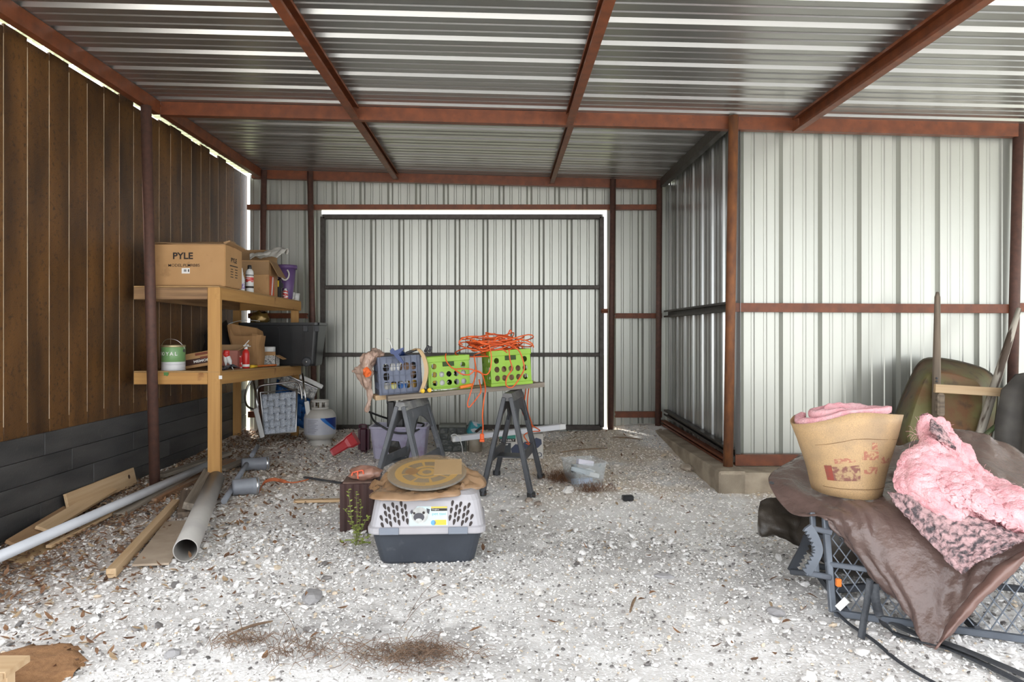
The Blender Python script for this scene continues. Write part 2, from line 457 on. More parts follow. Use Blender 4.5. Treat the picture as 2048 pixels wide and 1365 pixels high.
# --- left wall: grooved stained siding over black boards
wl = struct('wall_left')
y = 2.6; k = 0
while y < 7.75:
    top = 2.920+random.uniform(-.014, .026)
    b = B(); b.box((XW-.008, y+.10, (top+.57)/2), (.016, .1965, top-.57), bevel=.001); b.build('siding_strip', SIDING, wl)
    y += .2032; k += 1
b = B()
yy = 2.6
while yy < 7.75:
    b.box((XW-.0070, yy-.0016, (2.88+.64)/2), (.012, .0060, 2.88-.66)); yy += .2032
b.build('groove', GROOVE, wl, label='pale dust in the siding grooves', kind='stuff')
for r in range(5):
    z0 = .575-.1395*(r+1)
    cuts = [2.6]+sorted(random.uniform(3, 7.4) for _ in range(2))+[7.8]
    for a, c in zip(cuts, cuts[1:]):
        b = B(); b.box((XW+.004+random.uniform(-.002, .002), (a+c)/2, z0+.0685), (.025, c-a-.003, .1365), bevel=.002); b.build('black_board', BLACKBD, wl)
b = B(); b.box((XW-.014, 5.2, .25), (.01, 5.2, .7)); b.build('backing', BLACKBD, wl)
# --- concrete curb
curb = struct('trim_1')
b = B(); b.box((1.68, 6.45, .04), (.20, 2.52, .27), bevel=.012); b.build('curb_block', CONC, curb)
b = B(); b.box((3.93, 5.32, .03), (4.7, .26, .27), bevel=.012); b.build('curb_block', CONC, curb)
b = B(); b.prism([(1.16, .05), (1.58, .05), (1.58, .185), (1.44, .175), (1.16, .135)], .14, Matrix(((1, 0, 0, 0), (0, 0, -1, YB+.10), (0, 1, 0, 0), (0, 0, 0, 1)))); b.build('curb_block', CONC, curb)

# --- the ground
def ground_col(x, y):
    """limestone bed: white rubble with grey fines and brown dirt, tinted warm at the rear for bounced light"""
    n1 = fbm(x*1.3+3, y*1.3, 4, 1); n2 = fbm(x*5, y*5, 4, 2); n3 = fbm(x*22, y*22, 3, 3)
    d = .30*sm(.42, .62, n2)+.55*sm(.45, .68, n1*.6+n3*.4)
    leaf = np.clip(1-(x+2.8)/1.25, 0, 1)*sm(2.3, 3.6, y)
    leaf = leaf*(.45+1.1*n2)
    dirt = (.55+.45*sm(.0, .5, x+.2))*sm(4.3, 5.6, y)*sm(.30, .6, fbm(x*2, y*2, 3, 9))  # tan dirt, strengthened at the rear to paint in warm bounced light
    spot = np.exp(-((x+.35)/.75)**2-((y-2.85)/.32)**2)+.8*np.exp(-((x-.55)/.6)**2-((y-3.9)/.45)**2)+.8*np.exp(-((x-1.35)/.4)**2-((y-3.2)/.7)**2)
    spot = np.clip(spot, 0, 1)*sm(.3, .6, n2*.5+n3*.5)
    base = np.stack([.90-.20*d, .885-.205*d, .87-.21*d], -1)
    tan = np.array([.72, .60, .46]); brown = np.array([.26, .155, .085]); grey = np.array([.22, .205, .20])
    k = np.clip(leaf*.85, 0, .9)[..., None]; base = base*(1-k)+brown*k
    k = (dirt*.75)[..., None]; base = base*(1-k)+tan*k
    k = (spot*.5)[..., None]; base = base*(1-k)+grey*k
    return base
def npmesh(name, V, Fq, m, col=None, smooth=False):
    me = bpy.data.meshes.new(name); V = np.asarray(V, np.float32); Fq = np.asarray(Fq, np.int32); k = Fq.shape[1]
    me.vertices.add(len(V)); me.vertices.foreach_set('co', V.ravel())
    me.loops.add(Fq.size); me.loops.foreach_set('vertex_index', Fq.ravel())
    me.polygons.add(len(Fq)); me.polygons.foreach_set('loop_start', np.arange(0, Fq.size, k, dtype=np.int32))
    me.polygons.foreach_set('use_smooth', np.full(len(Fq), smooth))
    me.update(calc_edges=True)
    if col is not None:
        a = me.color_attributes.new('col', 'FLOAT_COLOR', 'POINT')
        c = np.ones((len(V), 4), np.float32); c[:, :3] = col; a.data.foreach_set('color', c.ravel())
    me.materials.append(m); o = bpy.data.objects.new(name, me); C.objects.link(o); return o
xs = np.arange(-2.9, 6.4, .026); ys = np.arange(1.6, 7.95, .026)
X, Yg = np.meshgrid(xs, ys); Z = gz0(X, Yg)+.016*(fbm(X*9, Yg*9, 4, 5)-.5)+.010*(fbm(X*34, Yg*34, 2, 6)-.5)-.004
nx = len(xs); ny = len(ys); idx = np.arange(nx*ny).reshape(ny, nx)
Fq = np.stack([idx[:-1, :-1], idx[:-1, 1:], idx[1:, 1:], idx[1:, :-1]], -1).reshape(-1, 4)
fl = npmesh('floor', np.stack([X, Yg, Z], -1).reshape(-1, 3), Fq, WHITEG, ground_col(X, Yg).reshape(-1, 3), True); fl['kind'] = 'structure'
# yard outside the shed, in front and behind
GRASS = mat('pale dry yard', (.30, .31, .20), (.20, .23, .11), rough=.95, scale=2, lo=.3, hi=.7)
YARD = mat('gravel yard', (.66, .65, .63), (.55, .53, .50), rough=.95, scale=30, lo=.3, hi=.7)
yd = struct('floor_yard')
b = B(); b.grid([[(x, y, -.02) for x in (-14, 14)] for y in (-12, 1.7)]); b.build('gravel_yard', YARD, yd)
b = B(); b.grid([[(x, y, -.06) for x in (-30, 30)] for y in (7.9, 40)]); b.build('back_lawn', GRASS, yd)
b = B(); b.grid([[(x, y, -.06) for x in (6.38, 30)] for y in (1.6, 7.95)]); b.build('side_lawn', GRASS, yd)
b = B(); b.grid([[(x, y, -.06) for x in (-30, -2.88)] for y in (1.6, 7.95)]); b.build('side_lawn', GRASS, yd)

# loose gravel: several broken-stone shapes scattered by size
def stone_shapes(n):
    out = []
    for k in range(n):
        t = bmesh.new(); bmesh.ops.create_icosphere(t, subdivisions=1, radius=1)
        sc = Vector((1, random.uniform(.6, .9), random.uniform(.35, .6)))
        for q in t.verts: q.co = Vector((q.co.x*sc.x, q.co.y*sc.y, q.co.z*sc.z))*random.uniform(.72, 1.18)
        t.verts.ensure_lookup_table()
        out.append((np.array([q.co[:] for q in t.verts]), np.array([[q.index for q in f.verts] for f in t.faces]))); t.free()
    return out
SH = stone_shapes(9)
def scatter(name, pts, size, cols, flat=1.0, sink=.3):
    V = []; Fs = []; Cc = []; base = 0
    which = rng.integers(0, len(SH), len(pts))
    for s in range(len(SH)):
        ii = np.where(which == s)[0]
        if not len(ii): continue
        v, f = SH[s]; n = len(ii)
        a = rng.uniform(0, 6.28, n); ca, sa = np.cos(a), np.sin(a)
        tx = rng.normal(0, .25, n); ty = rng.normal(0, .25, n)
        sz = size[ii]
        vx = v[None, :, 0]*sz[:, None]; vy = v[None, :, 1]*sz[:, None]; vz = v[None, :, 2]*sz[:, None]*flat
        x = vx*ca[:, None]-vy*sa[:, None]; y = vx*sa[:, None]+vy*ca[:, None]
        z = vz+x*tx[:, None]+y*ty[:, None]
        px, py = pts[ii, 0], pts[ii, 1]
        P = np.stack([x+px[:, None], y+py[:, None], z+(gz0(px, py)+sz*.45*(1-sink)*flat)[:, None]], -1)
        V.append(P.reshape(-1, 3)); Fs.append((f[None]+(np.arange(n)*len(v))[:, None, None]+base).reshape(-1, 3))
        Cc.append(np.repeat(cols[ii], len(v), 0)); base += n*len(v)
    return npmesh(name, np.concatenate(V), np.concatenate(Fs), STONE, np.concatenate(Cc))
def inside(p):
    x, y = p[:, 0], p[:, 1]
    vis = (np.abs(x) < .80*y+.25)
    cb = (x > 1.56) & (y > 5.18)
    return vis & ~cb & (x > -2.77) & (y < 7.72)
def stones(n, s0, s1, y0, y1, dens):
    p = np.stack([rng.uniform(-2.78, 3.6, n), rng.uniform(y0, y1, n)], -1)
    keep = inside(p) & (rng.random(n) < dens(p[:, 0], p[:, 1])); p = p[keep]
    s = s0*(s1/s0)**(rng.random(len(p))**1.8)
    g = ground_col(p[:, 0], p[:, 1]); t = rng.random((len(p), 1))
    wht = np.array([.90, .885, .87])*rng.uniform(.84, 1.05, (len(p), 1))
    gry = np.array([.30, .28, .27])*rng.uniform(.35, 1.2, (len(p), 1)); tn = np.array([.74, .62, .48])*rng.uniform(.7, 1.15, (len(p), 1))
    warm = sm(4.3, 6.0, p[:, 1])[:, None]*.9  # warm bounced light tinted into the rear stones
    c = np.where(t < .80+.09*sm(3.8, 4.8, p[:, 1])[:, None], wht*(1-warm*.35)+tn*warm*.35, np.where(t < .94, gry, tn))  # fewer grey stones at the rear, brightening it against light falloff
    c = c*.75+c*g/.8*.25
    return p, s, np.clip(c, .03, .93)
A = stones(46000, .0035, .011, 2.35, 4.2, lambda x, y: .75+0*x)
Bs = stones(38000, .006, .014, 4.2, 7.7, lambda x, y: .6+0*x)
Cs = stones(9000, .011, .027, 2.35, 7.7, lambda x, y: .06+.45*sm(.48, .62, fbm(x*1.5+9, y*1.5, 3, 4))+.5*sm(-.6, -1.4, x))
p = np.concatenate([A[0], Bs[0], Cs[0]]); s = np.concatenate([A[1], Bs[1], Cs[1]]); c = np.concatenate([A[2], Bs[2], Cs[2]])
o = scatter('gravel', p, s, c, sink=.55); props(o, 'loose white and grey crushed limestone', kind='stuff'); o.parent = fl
# ================================================================ LEFT SIDE: SHELF AND WHAT STANDS ON IT
PINE = mat('new pine', (.56, .31, .10), (.46, .235, .07), rough=.6, scale=5, st=(.35, 6, 6), lo=.3, hi=.7, col3=(.30, .13, .04), s3=7, lo3=.66, hi3=.74, rand=.06)
OLDP = mat('stained pine', (.38, .225, .11), (.20, .115, .06), rough=.7, scale=5, st=(.4, 7, 7), lo=.35, hi=.65)
GREYW = mat('weathered grey wood', (.32, .275, .22), (.17, .14, .11), rough=.85, scale=6, st=(.3, 8, 8), lo=.3, hi=.7, bump=.2, rand=.12)
LIGHTW = mat('pale sawn wood', (.60, .43, .26), (.47, .31, .165), rough=.7, scale=5, st=(.35, 7, 7), lo=.3, hi=.7, rand=.08)
PLYW = mat('plywood', (.48, .30, .13), (.36, .215, .09), rough=.7, scale=4, st=(.5, 3, 3), lo=.3, hi=.7)
CARD = mat('cardboard', (.50, .29, .13), (.44, .25, .105), rough=.8, scale=5, lo=.3, hi=.7, col3=(.33, .18, .075), s3=9, lo3=.63, hi3=.75)
CARDIN = mat('cardboard inside', (.36, .22, .11), (.30, .18, .085), rough=.85, scale=5, lo=.3, hi=.7)
INK = mat('black ink', (.022, .014, .010), rough=.6)
WHITE = mat('white plastic', (.74, .74, .72), (.66, .66, .64), rough=.4, scale=6)
PAPER = mat('white paper', (.80, .79, .76), rough=.7)
BLACKP = mat('black plastic', (.016, .016, .017), (.024, .024, .025), rough=.35, scale=8)
DARKG = mat('dark grey plastic', (.045, .047, .052), (.065, .068, .073), rough=.5, scale=10)
REDP = mat('red paint', (.55, .025, .020), rough=.3)
YELP = mat('yellow plastic', (.80, .50, .03), rough=.4)
CHROME = mat('bare aluminium', (.62, .62, .62), rough=.3, metal=1)
ORANGE = mat('orange plastic', (.80, .20, .03), rough=.45)
BLUEP = mat('blue webbing', (.015, .10, .32), rough=.6)

SN, SF = 5.30, 7.46                 # near and far end of the shelf
XS0, XS1 = -2.73, -2.09
def zu(y): return 1.520-.016*(y-SN)/(SF-SN)     # top of upper frame
def zl(y): return .888-.050*(y-SN)/(SF-SN)      # top of lower frame
shelf = thing('wooden_shelf', 'two-tier pine shelf of sawn lumber built against the brown wall', 'shelf', (-2.4, 6.4, .08))
board('post', (-2.133, SN+.02, gz(-2.13, SN)-.03), (-2.133, SN+.02, zu(SN)), .092, .040, PINE, shelf, up=(0, 1, 0))
board('post', (-2.150, SF-.02, gz(-2.15, SF)-.03), (-2.150, SF-.02, zu(SF)-.088), .075, .040, PINE, shelf, up=(0, 1, 0))
board('post', (-2.74, SF-.05, gz(-2.74, SF)-.03), (-2.74, SF-.05, zu(SF)-.088), .075, .040, PINE, shelf, up=(0, 1, 0))
for z, mm in ((zu, OLDP), (zl, PINE)):
    board('end_rail', (XS0, SN+.025, z(SN)-.044), (XS1-.092, SN+.025, z(SN)-.044), .038, .088, mm, shelf)
    board('end_rail', (XS0, SF-.02, z(SF)-.044), (XS1-.04, SF-.02, z(SF)-.044), .036, .088, PINE, shelf)
    board('side_rail', (XS1-.019, SN, z(SN)-.044), (XS1-.019, SF, z(SF)-.044), .038, .088, PINE, shelf)
    board('side_rail', (XS0, SN+.05, z(SN)-.044), (XS0, SF-.05, z(SF)-.044), .038, .088, OLDP, shelf)
    o = board('shelf_deck', ((XS0+XS1)/2, SN+.0, z(SN)+.0062), ((XS0+XS1)/2, SF, z(SF)+.0062), abs(XS1-XS0)-.006, .012, PLYW, shelf)
b = B(); b.box((-2.082, SN-.002, zl(SN)-.035), (.024, .002, .026)); b.build('price_tag', PAPER, shelf, label='small white paper tag')
PAINTDRIP = mat('green paint drip', (.10, .24, .07), rough=.5)
b = B(); b.prism([(-.02, 0), (.014, 0), (.016, -.018), (.005, -.03), (-.008, -.022), (-.018, -.026)], .003, Matrix.Translation(W(333, 745, SN-.002)) @ Matrix.Rotation(math.pi/2, 4, 'X')); b.build('paint_drip', PAINTDRIP, shelf, label='green paint run down the edge')
DU = .0132

def open_box(name, label, cx, cy, z, wx, wy, h, rz, m, flaps=(), inner=None, cat='box', th=.006, group=None):
    """cardboard box: bottom, four walls and flaps given as (side, length, angle from upright outward)"""
    t = thing(name, label, cat, (cx, cy, z), rz, group)
    b = B(); b.box((0, 0, th/2), (wx, wy, th))
    b.box((0, -wy/2+th/2, h/2), (wx, th, h)); b.box((0, wy/2-th/2, h/2), (wx, th, h))
    b.box((-wx/2+th/2, 0, h/2), (th, wy, h)); b.box((wx/2-th/2, 0, h/2), (th, wy, h))
    b.build('carton', m, t, local=True)
    for side, ln, ang in flaps:
        a = math.radians(ang); b = B()
        c, s_ = math.cos(a)*ln/2, math.sin(a)*ln/2
        if side == 'f': b.box((0, -wy/2+th/2-s_, h+c), (wx*.98, th*.7, ln), rot=(a, 0, 0))
        if side == 'b': b.box((0, wy/2-th/2+s_, h+c), (wx*.98, th*.7, ln), rot=(-a, 0, 0))
        if side == 'l': b.box((-wx/2+th/2-s_, 0, h+c), (th*.7, wy*.97, ln), rot=(0, -a, 0))
        if side == 'r': b.box((wx/2-th/2+s_, 0, h+c), (th*.7, wy*.97, ln), rot=(0, a, 0))
        b.build('flap', inner or m, t, local=True)
    return t
# --- large printed carton
zt = zu(5.5)+DU
pb = thing('cardboard_box', 'large closed cardboard box printed PYLE on the top shelf', 'box', (-2.37, 5.53, zt))
b = B(); b.box((-2.37, 5.53, zt+.158), (.60, .35, .316), bevel=.006, seg=2); b.build('carton', CARD, pb)
b = B()
b.grid(lump(csurf([[Vector((-2.67, 5.352, zt+.316)), Vector((-2.55, 5.350, zt+.324)), Vector((-2.35, 5.35, zt+.318)), Vector((-2.075, 5.35, zt+.314))],
        [Vector((-2.67, 5.45, zt+.345)), Vector((-2.5, 5.45, zt+.338)), Vector((-2.3, 5.45, zt+.342)), Vector((-2.04, 5.45, zt+.345))],
        [Vector((-2.66, 5.53, zt+.328)), Vector((-2.5, 5.53, zt+.33)), Vector((-2.3, 5.53, zt+.33)), Vector((-2.05, 5.53, zt+.332))]], 6, 5), .004, 20), smooth=False)
b.build('flap', CARDIN, pb, solid=.005, label='lifted top flap')
b = B(); b.bar((-2.062, 5.37, zt+.335), (-2.062, 5.70, zt+.305), .012, .05, up=(1, 0, .3)); b.build('flap', CARDIN, pb)
FR = lambda px, py, Y: Matrix.Translation(W(px, py, Y)) @ Matrix.Rotation(math.pi/2, 4, 'X')
text('PYLE', FR(366, 512, 5.3535), .050, INK, pb, .150, bold=.03)
text('MODEL:PLMRB85', FR(368, 531, 5.3535), .021, INK, pb, .235, bold=.004)
b = B(); b.box(W(371.5, 542, 5.3545), (.060, .002, .040)); b.build('sticker', PAPER, pb, label='white shipping sticker')
b = B()
for k in range(5): b.box(W(368+k*1.1, 541.5, 5.3527), (.002, .0012, .018))
b.box(W(377, 541.5, 5.3527), (.008, .0012, .02)); b.build('barcode', INK, pb)
SR = lambda y, z: Matrix.Translation((-2.0695, y, z)) @ Matrix(((0, 0, 1), (1, 0, 0), (0, 1, 0))).to_4x4()
text('PYLE', SR(5.53, zt+.21), .036, INK, pb, .12, bold=.03)
b = B()
b.box((-2.0695, 5.53, zt+.165), (.001, .16, .008))
for r in range(4):
    for q in (0, 1): b.box((-2.0695, 5.49+q*.09, zt+.14-r*.02), (.001, .045+.01*((r+q) % 2), .006))
b.build('print', INK, pb)
# --- open box with cloth
zt = zu(6.6)+DU
ob = open_box('cardboard_box', 'open cardboard box stuffed with white cloth behind the spray can', -2.335, 6.64, zt, .43, .29, .32, .06, CARD,
              (('b', .13, 6), ('f', .13, 174), ('r', .17, 150), ('l', .12, 40)), CARDIN)
b = B(); b.box((.2165, -.065, .09), (.003, .145, .18)); b.build('printed_panel', mat('orange print', (.62, .10, .03), rough=.6), ob, local=True)
b = B(); b.prism([(-.10, .0), (-.06, .0), (-.02, .17), (-.055, .17)], .001, Matrix.Translation((.2185, 0, .005)) @ Matrix(((0, 0, 1), (1, 0, 0), (0, 1, 0))).to_4x4()); b.build('printed_panel', PAPER, ob, local=True)
CLOTH = mat('white cloth', (.68, .66, .60), (.55, .53, .48), rough=.85, scale=9)
R = [[W(498, 516, 6.62), W(515, 512, 6.62), W(540, 512, 6.60), W(553, 516, 6.55)],
     [W(500, 508, 6.68), W(520, 508, 6.68), W(548, 503, 6.66), W(566, 505, 6.6)],
     [W(503, 509, 6.76), W(525, 510, 6.76), W(555, 497, 6.72), W(575, 499, 6.68)],
     [W(510, 518, 6.80), W(530, 518, 6.80), W(562, 505, 6.78), W(577, 509, 6.72)]]
b = B(); b.grid(lump(csurf(R, 8, 6), .022, 14, 3)); b.build('white_cloth', CLOTH, label='crumpled white cloth sticking out of the open box', cat='cloth', solid=.006)
# --- bottles and cans on the top shelf
def can(name, label, cat, x, y, z, r, h, parts, rz=0, group=None):
    """parts: (part name, material, [(r,z)...]) profiles in metres"""
    t = thing(name, label, cat, (x, y, z), rz, group)
    for nm, m, prof in parts:
        b = B(); b.lathe(prof, 20); b.build(nm, m, t, local=True)
    return t
LABELRED = mat('red and white label', (.60, .06, .05), (.75, .73, .70), rough=.4, scale=60, st=(.3, .3, 1), lo=.52, hi=.55)
sc = can('spray_can', 'white spray can with red label and black cap on the top shelf', 'spray can', -2.135, 6.06, zu(6.06)+DU, .033, .23,
    (('body', WHITE, [(0, 0), (.033, 0), (.034, .004), (.033, .008), (.033, .165), (.030, .180), (.018, .196), (.012, .198)]),
     ('label_band', LABELRED, [(.0334, .085), (.0336, .087), (.0336, .132), (.0334, .134)]),
     ('stripe', INK, [(.0334, .034), (.0336, .035), (.0336, .050), (.0334, .051)]),
     ('stripe', INK, [(.0334, .140), (.0336, .141), (.0336, .146), (.0334, .147)]),
     ('cap', BLACKP, [(.016, .194), (.017, .196), (.016, .226), (.012, .23), (0, .23)])))
can('squeeze_bottle', 'narrow white bottle half hidden behind the PYLE box', 'bottle', -2.16, 5.95, zu(5.95)+DU, .022, .2,
    (('body', WHITE, [(0, 0), (.022, 0), (.023, .003), (.023, .10), (.010, .14), (.006, .18), (.004, .195), (0, .195)]),
     ('label_band', mat('purple print', (.25, .18, .45), (.72, .72, .72), rough=.5, scale=90, lo=.5, hi=.52), [(.0232, .02), (.0236, .022), (.0236, .07), (.0232, .072)])))
can('brown_bottle', 'brown bottle between the PYLE box and the spray can', 'bottle', -2.225, 6.12, zu(6.1)+DU, .03, .17,
    (('body', mat('brown glass', (.14, .035, .015), rough=.25), [(0, 0), (.033, 0), (.034, .003), (.034, .11), (.014, .14), (.012, .16)]),
     ('cap', WHITE, [(.013, .155), (.014, .157), (.014, .175), (0, .176)])))
can('paint_bottle', 'small red and clear jar on the end of the top shelf', 'jar', -2.115, 7.0, zu(7)+DU, .024, .085,
    (('body', LABELRED, [(0, 0), (.024, 0), (.025, .003), (.025, .07), (.018, .08)]), ('cap', WHITE, [(.012, .079), (.013, .08), (.013, .098), (0, .099)])))
for k, (x, y, lb) in enumerate(((-2.142, 7.245, 'larger white cup at the far end of the top shelf'), (-2.128, 7.40, 'smaller white cup in the last place on the top shelf'))):
    can('white_cup', lb, 'cup', x, y, zu(y)+DU, .045, .075, (('cup', WHITE, [(0, 0), (.040-.008*k, 0), (.050-.010*k, .075), (.047-.010*k, .075), (.038-.008*k, .006), (0, .006)]),))
t = thing('electric_tool', 'black boxy tool with yellow patch beside the open box', 'tool', (-2.15, 6.90, zu(6.9)+DU), .1)
b = B(); b.box((0, 0, .09), (.065, .07, .18), bevel=.01, top=(.75, .8)); b.box((.025, .01, .12), (.03, .05, .05), bevel=.006); b.build('housing', BLACKP, t, local=True)
b = B(); b.box((-.004, -.036, .135), (.026, .006, .06), bevel=.002); b.build('patch', YELP, t, local=True)
# purple bin with rope handle
t = thing('purple_bin', 'purple plastic bin with white rope handle on the top shelf', 'bin', (-2.145, 7.13, zu(7.13)+DU))
PURP = mat('purple plastic', (.12, .065, .18), (.15, .085, .22), rough=.45, scale=8)
b = B(); b.lathe([(0, .004), (.055, 0), (.058, .004), (.094, .315), (.090, .315), (.054, .01), (0, .012)], 28); b.build('bucket', PURP, t, local=True)
b = B(); b.lathe([(.094, .300), (.104, .300), (.107, .322), (.104, .338), (.094, .338), (.090, .322), (.094, .300)], 28); b.build('rim', PURP, t, local=True)
b = B(); b.tube(spline([(-.035, -.095, .285), (-.03, -.108, .25), (-.005, -.110, .195), (.025, -.106, .185), (.048, -.098, .21), (.052, -.090, .25), (.035, -.088, .285)], 6), .008, 8); b.build('rope_handle', CLOTH, t, local=True)

# --- lower shelf
zp = zl(5.42)+DU
pc = thing('paint_can', 'green and white ROYAL paint can with wire handle on the lower shelf', 'paint can', (-2.492, 5.43, zp))
GREENL = mat('green label', (.17, .33, .13), (.145, .29, .11), rough=.3, scale=6)
b = B(); b.lathe([(0, .003), (.083, .003), (.085, 0), (.087, .003), (.085, .006), (.085, .066)], 32); b.build('body', mat('label white', (.62, .62, .63), (.50, .50, .52), rough=.35, scale=60, st=(.1, .1, 1), lo=.5, hi=.6), pc, local=True)
b = B(); b.lathe([(.085, .066), (.0856, .067), (.0856, .176), (.085, .177)], 32); b.build('label_band', GREENL, pc, local=True)
b = B(); b.lathe([(.085, .176), (.087, .180), (.087, .190), (.083, .194), (.078, .192), (.074, .186), (0, .186)], 32); b.build('lid_rim', mat('tan metal lid', (.45, .38, .22), rough=.35, metal=.6), pc, local=True)
b = B(); b.tube(spline([(-.087, 0, .155), (-.088, -.01, .18), (-.05, -.03, .228), (0, -.035, .238), (.05, -.03, .222), (.085, -.012, .18), (.089, -.004, .155)], 8), .0022, 6); b.build('bail_handle', CHROME, pc, local=True)
b = B(); b.lathe([(0, 0), (.011, 0), (.011, .006), (0, .008)], 12, Matrix.Translation((.0845, -.012, .15)) @ Matrix.Rotation(math.pi/2, 4, 'Y')); b.build('handle_ear', DARKG, pc, local=True)
for ch, a in zip('ROYAL', (-42, -23, -1, 19, 40)):
    r = math.radians(a-3); M = WM[pc] @ Matrix.Translation((.0862*math.sin(r), -.0862*math.cos(r), .128)) @ Matrix.Rotation(r, 4, 'Z') @ Matrix.Rotation(math.pi/2, 4, 'X')
    text(ch, M, .027, PAPER, pc, bold=.01)
# tilted printed carton
mc = thing('carton', 'tilted brown printed carton reading MEMORY beside the paint can', 'box', W(408, 734, 5.62), rot=Matrix.Rotation(-.17, 3, 'Y') @ Matrix.Rotation(.0, 3, 'Z'))
BRN = mat('dark brown print', (.055, .02, .012), rough=.6)
b = B(); b.box((-.025, .05, .062), (.25, .16, .115), bevel=.003); b.build('carton', CARD, mc, local=True)
b = B(); b.box((-.025, -.0305, .050), (.25, .001, .046)); b.build('printed_band', BRN, mc, local=True)
b = B(); b.box((.025, -.0305, .104), (.13, .001, .020)); b.box((.045, -.0312, .073), (.10, .001, .016)); b.build('printed_band', mat('rust print', (.19, .045, .018), rough=.6), mc, local=True)
b = B(); b.box((-.165, -.03, .055), (.004, .06, .11), rot=(0, 0, .6)); b.build('flap', CARDIN, mc, local=True)
text('MEMORY', WM[mc] @ Matrix.Translation((.015, -.032, .050)) @ Matrix.Rotation(math.pi/2, 4, 'X'), .020, PAPER, mc, .15, bold=.03)
# open reddish box, glue bottles, bags
t = open_box('carton', 'small open pinkish box behind the glue bottles', -2.30, 6.02, zl(6)+DU, .20, .16, .15, .1, mat('pinkish carton', (.42, .16, .12), (.33, .12, .09), rough=.7), (('r', .08, 60), ('b', .05, 20)), CARDIN)
for k, (px, tilt, lb) in enumerate(((451, .06, 'glue bottle standing upside down beside the shelf post'), (464, -.42, 'glue bottle leaning with its red base up toward the fire extinguisher'))):
    t = thing('glue_bottle', 'red and white '+lb, 'bottle', W(px+3*k, 741, 5.66), rot=Matrix.Rotation(tilt, 3, 'Y'))
    b = B(); b.lathe([(.003, .0), (.004, .04), (.012, .06), (.019, .075), (.020, .115), (.017, .12)], 16); b.build('body', WHITE, t, local=True)
    b = B(); b.lathe([(.017, .115), (.023, .12), (.024, .15), (.02, .158), (0, .16)], 16); b.build('base', REDP, t, local=True)
NAVY = mat('navy plastic bag', (.012, .016, .035), (.55, .55, .56), rough=.35, scale=26, lo=.60, hi=.63)
R = [[W(436+k*14, 744+(k % 2), 5.42+.01*k) for k in range(4)], [W(436+k*15, 737-2*(k == 1), 5.52) for k in range(4)], [W(438+k*15, 734-6*(k == 2), 5.64) for k in range(4)], [W(442+k*15, 739, 5.8) for k in range(4)]]
R = [[Vector((min(p.x, -2.115), p.y, max(p.z, zl(p.y)+DU+.006))) for p in r] for r in R]
b = B(); b.grid(lump(csurf(R, 6, 6), .012, 18, 5)); b.build('plastic_bag', NAVY, label='dark printed plastic bag lying on the lower shelf', cat='bag', solid=.003)
fe = thing('fire_extinguisher', 'small red fire extinguisher on the lower shelf', 'fire extinguisher', (-2.145, 6.0, zl(6)+DU))
b = B(); b.lathe([(0, 0), (.028, 0), (.030, .004), (.030, .125), (.024, .148), (.013, .156), (.012, .165)], 20); b.build('cylinder', REDP, fe, local=True)
b = B(); b.lathe([(.0304, .015), (.0306, .016), (.0306, .034), (.0304, .035)], 20); b.build('label_band', PAPER, fe, local=True)
b = B(); b.lathe([(.012, .160), (.015, .165), (.014, .185), (0, .186)], 12); b.bar((-.02, 0, .190), (.022, 0, .196), .012, .01); b.bar((-.012, 0, .192), (.026, 0, .235), .010, .006); b.bar((.0, 0, .19), (.04, .0, .185), .01, .006); b.build('valve_handle', WHITE, fe, local=True)
b = B(); b.box((-.038, .014, .055), (.03, .04, .11), bevel=.004); b.build('holder', mat('red white box', (.5, .03, .03), (.7, .65, .6), rough=.5, scale=35, lo=.5, hi=.54), fe, local=True)
# orange cutter and yellow cap
b = B(); p0 = Vector((-2.16, 6.12, zl(6.1)+DU+.012)); b.bar(p0, (-2.13, 6.75, zl(6.7)+DU+.012), .022, .016, bevel=.004); b.build('orange_stake', ORANGE, label='long orange plastic stake lying on the lower shelf', cat='stake')
b = B(); b.tube([(-2.135, 6.07, zl(6.1)+DU+.014), (-2.11, 6.16, zl(6.1)+DU+.014)], .013, 10); b.build('yellow_cap', YELP, label='yellow plastic cap by the fire extinguisher', cat='cap')
# brown paper bag
PB = mat('brown paper bag', (.36, .20, .085), (.29, .155, .062), rough=.85, scale=7, lo=.3, hi=.7)
rings = []
cx, cy = -2.27, 6.42; z0 = zl(6.4)+DU
for k, (h, sx, sy, dx) in enumerate(((0, .085, .06, .02), (.01, .105, .075, .02), (.10, .125, .085, .01), (.20, .14, .085, -.01), (.28, .15, .075, -.02), (.34, .16, .06, -.03))):
    rg = []
    for q in range(20):
        a = 2*math.pi*q/20
        d = 1+.10*noise.noise(Vector((math.cos(a)*2, math.sin(a)*2, h*9)))
        zz = h
        if k == 5: zz = h+.05*math.cos(a-2.6)+(-.07 if 1.2 < (a-4.9) % 6.28 < 1.9 or 4.3 < a < 4.9 else 0)
        u = abs(math.cos(a))**.6*math.copysign(1, math.cos(a)); v_ = abs(math.sin(a))**.6*math.copysign(1, math.sin(a))
        rg.append(Vector((cx+dx+sx*u*d, cy+sy*v_*d, z0+zz)))
    rings.append(rg)
b = B(); b.loft(rings, caps=False, smooth=False); b.f([b.bm.verts[i] for i in range(20)]) if b.bm.verts.ensure_lookup_table() is None else None
b.build('paper_bag', PB, label='crumpled open brown paper bag on the lower shelf', cat='bag', solid=.002)
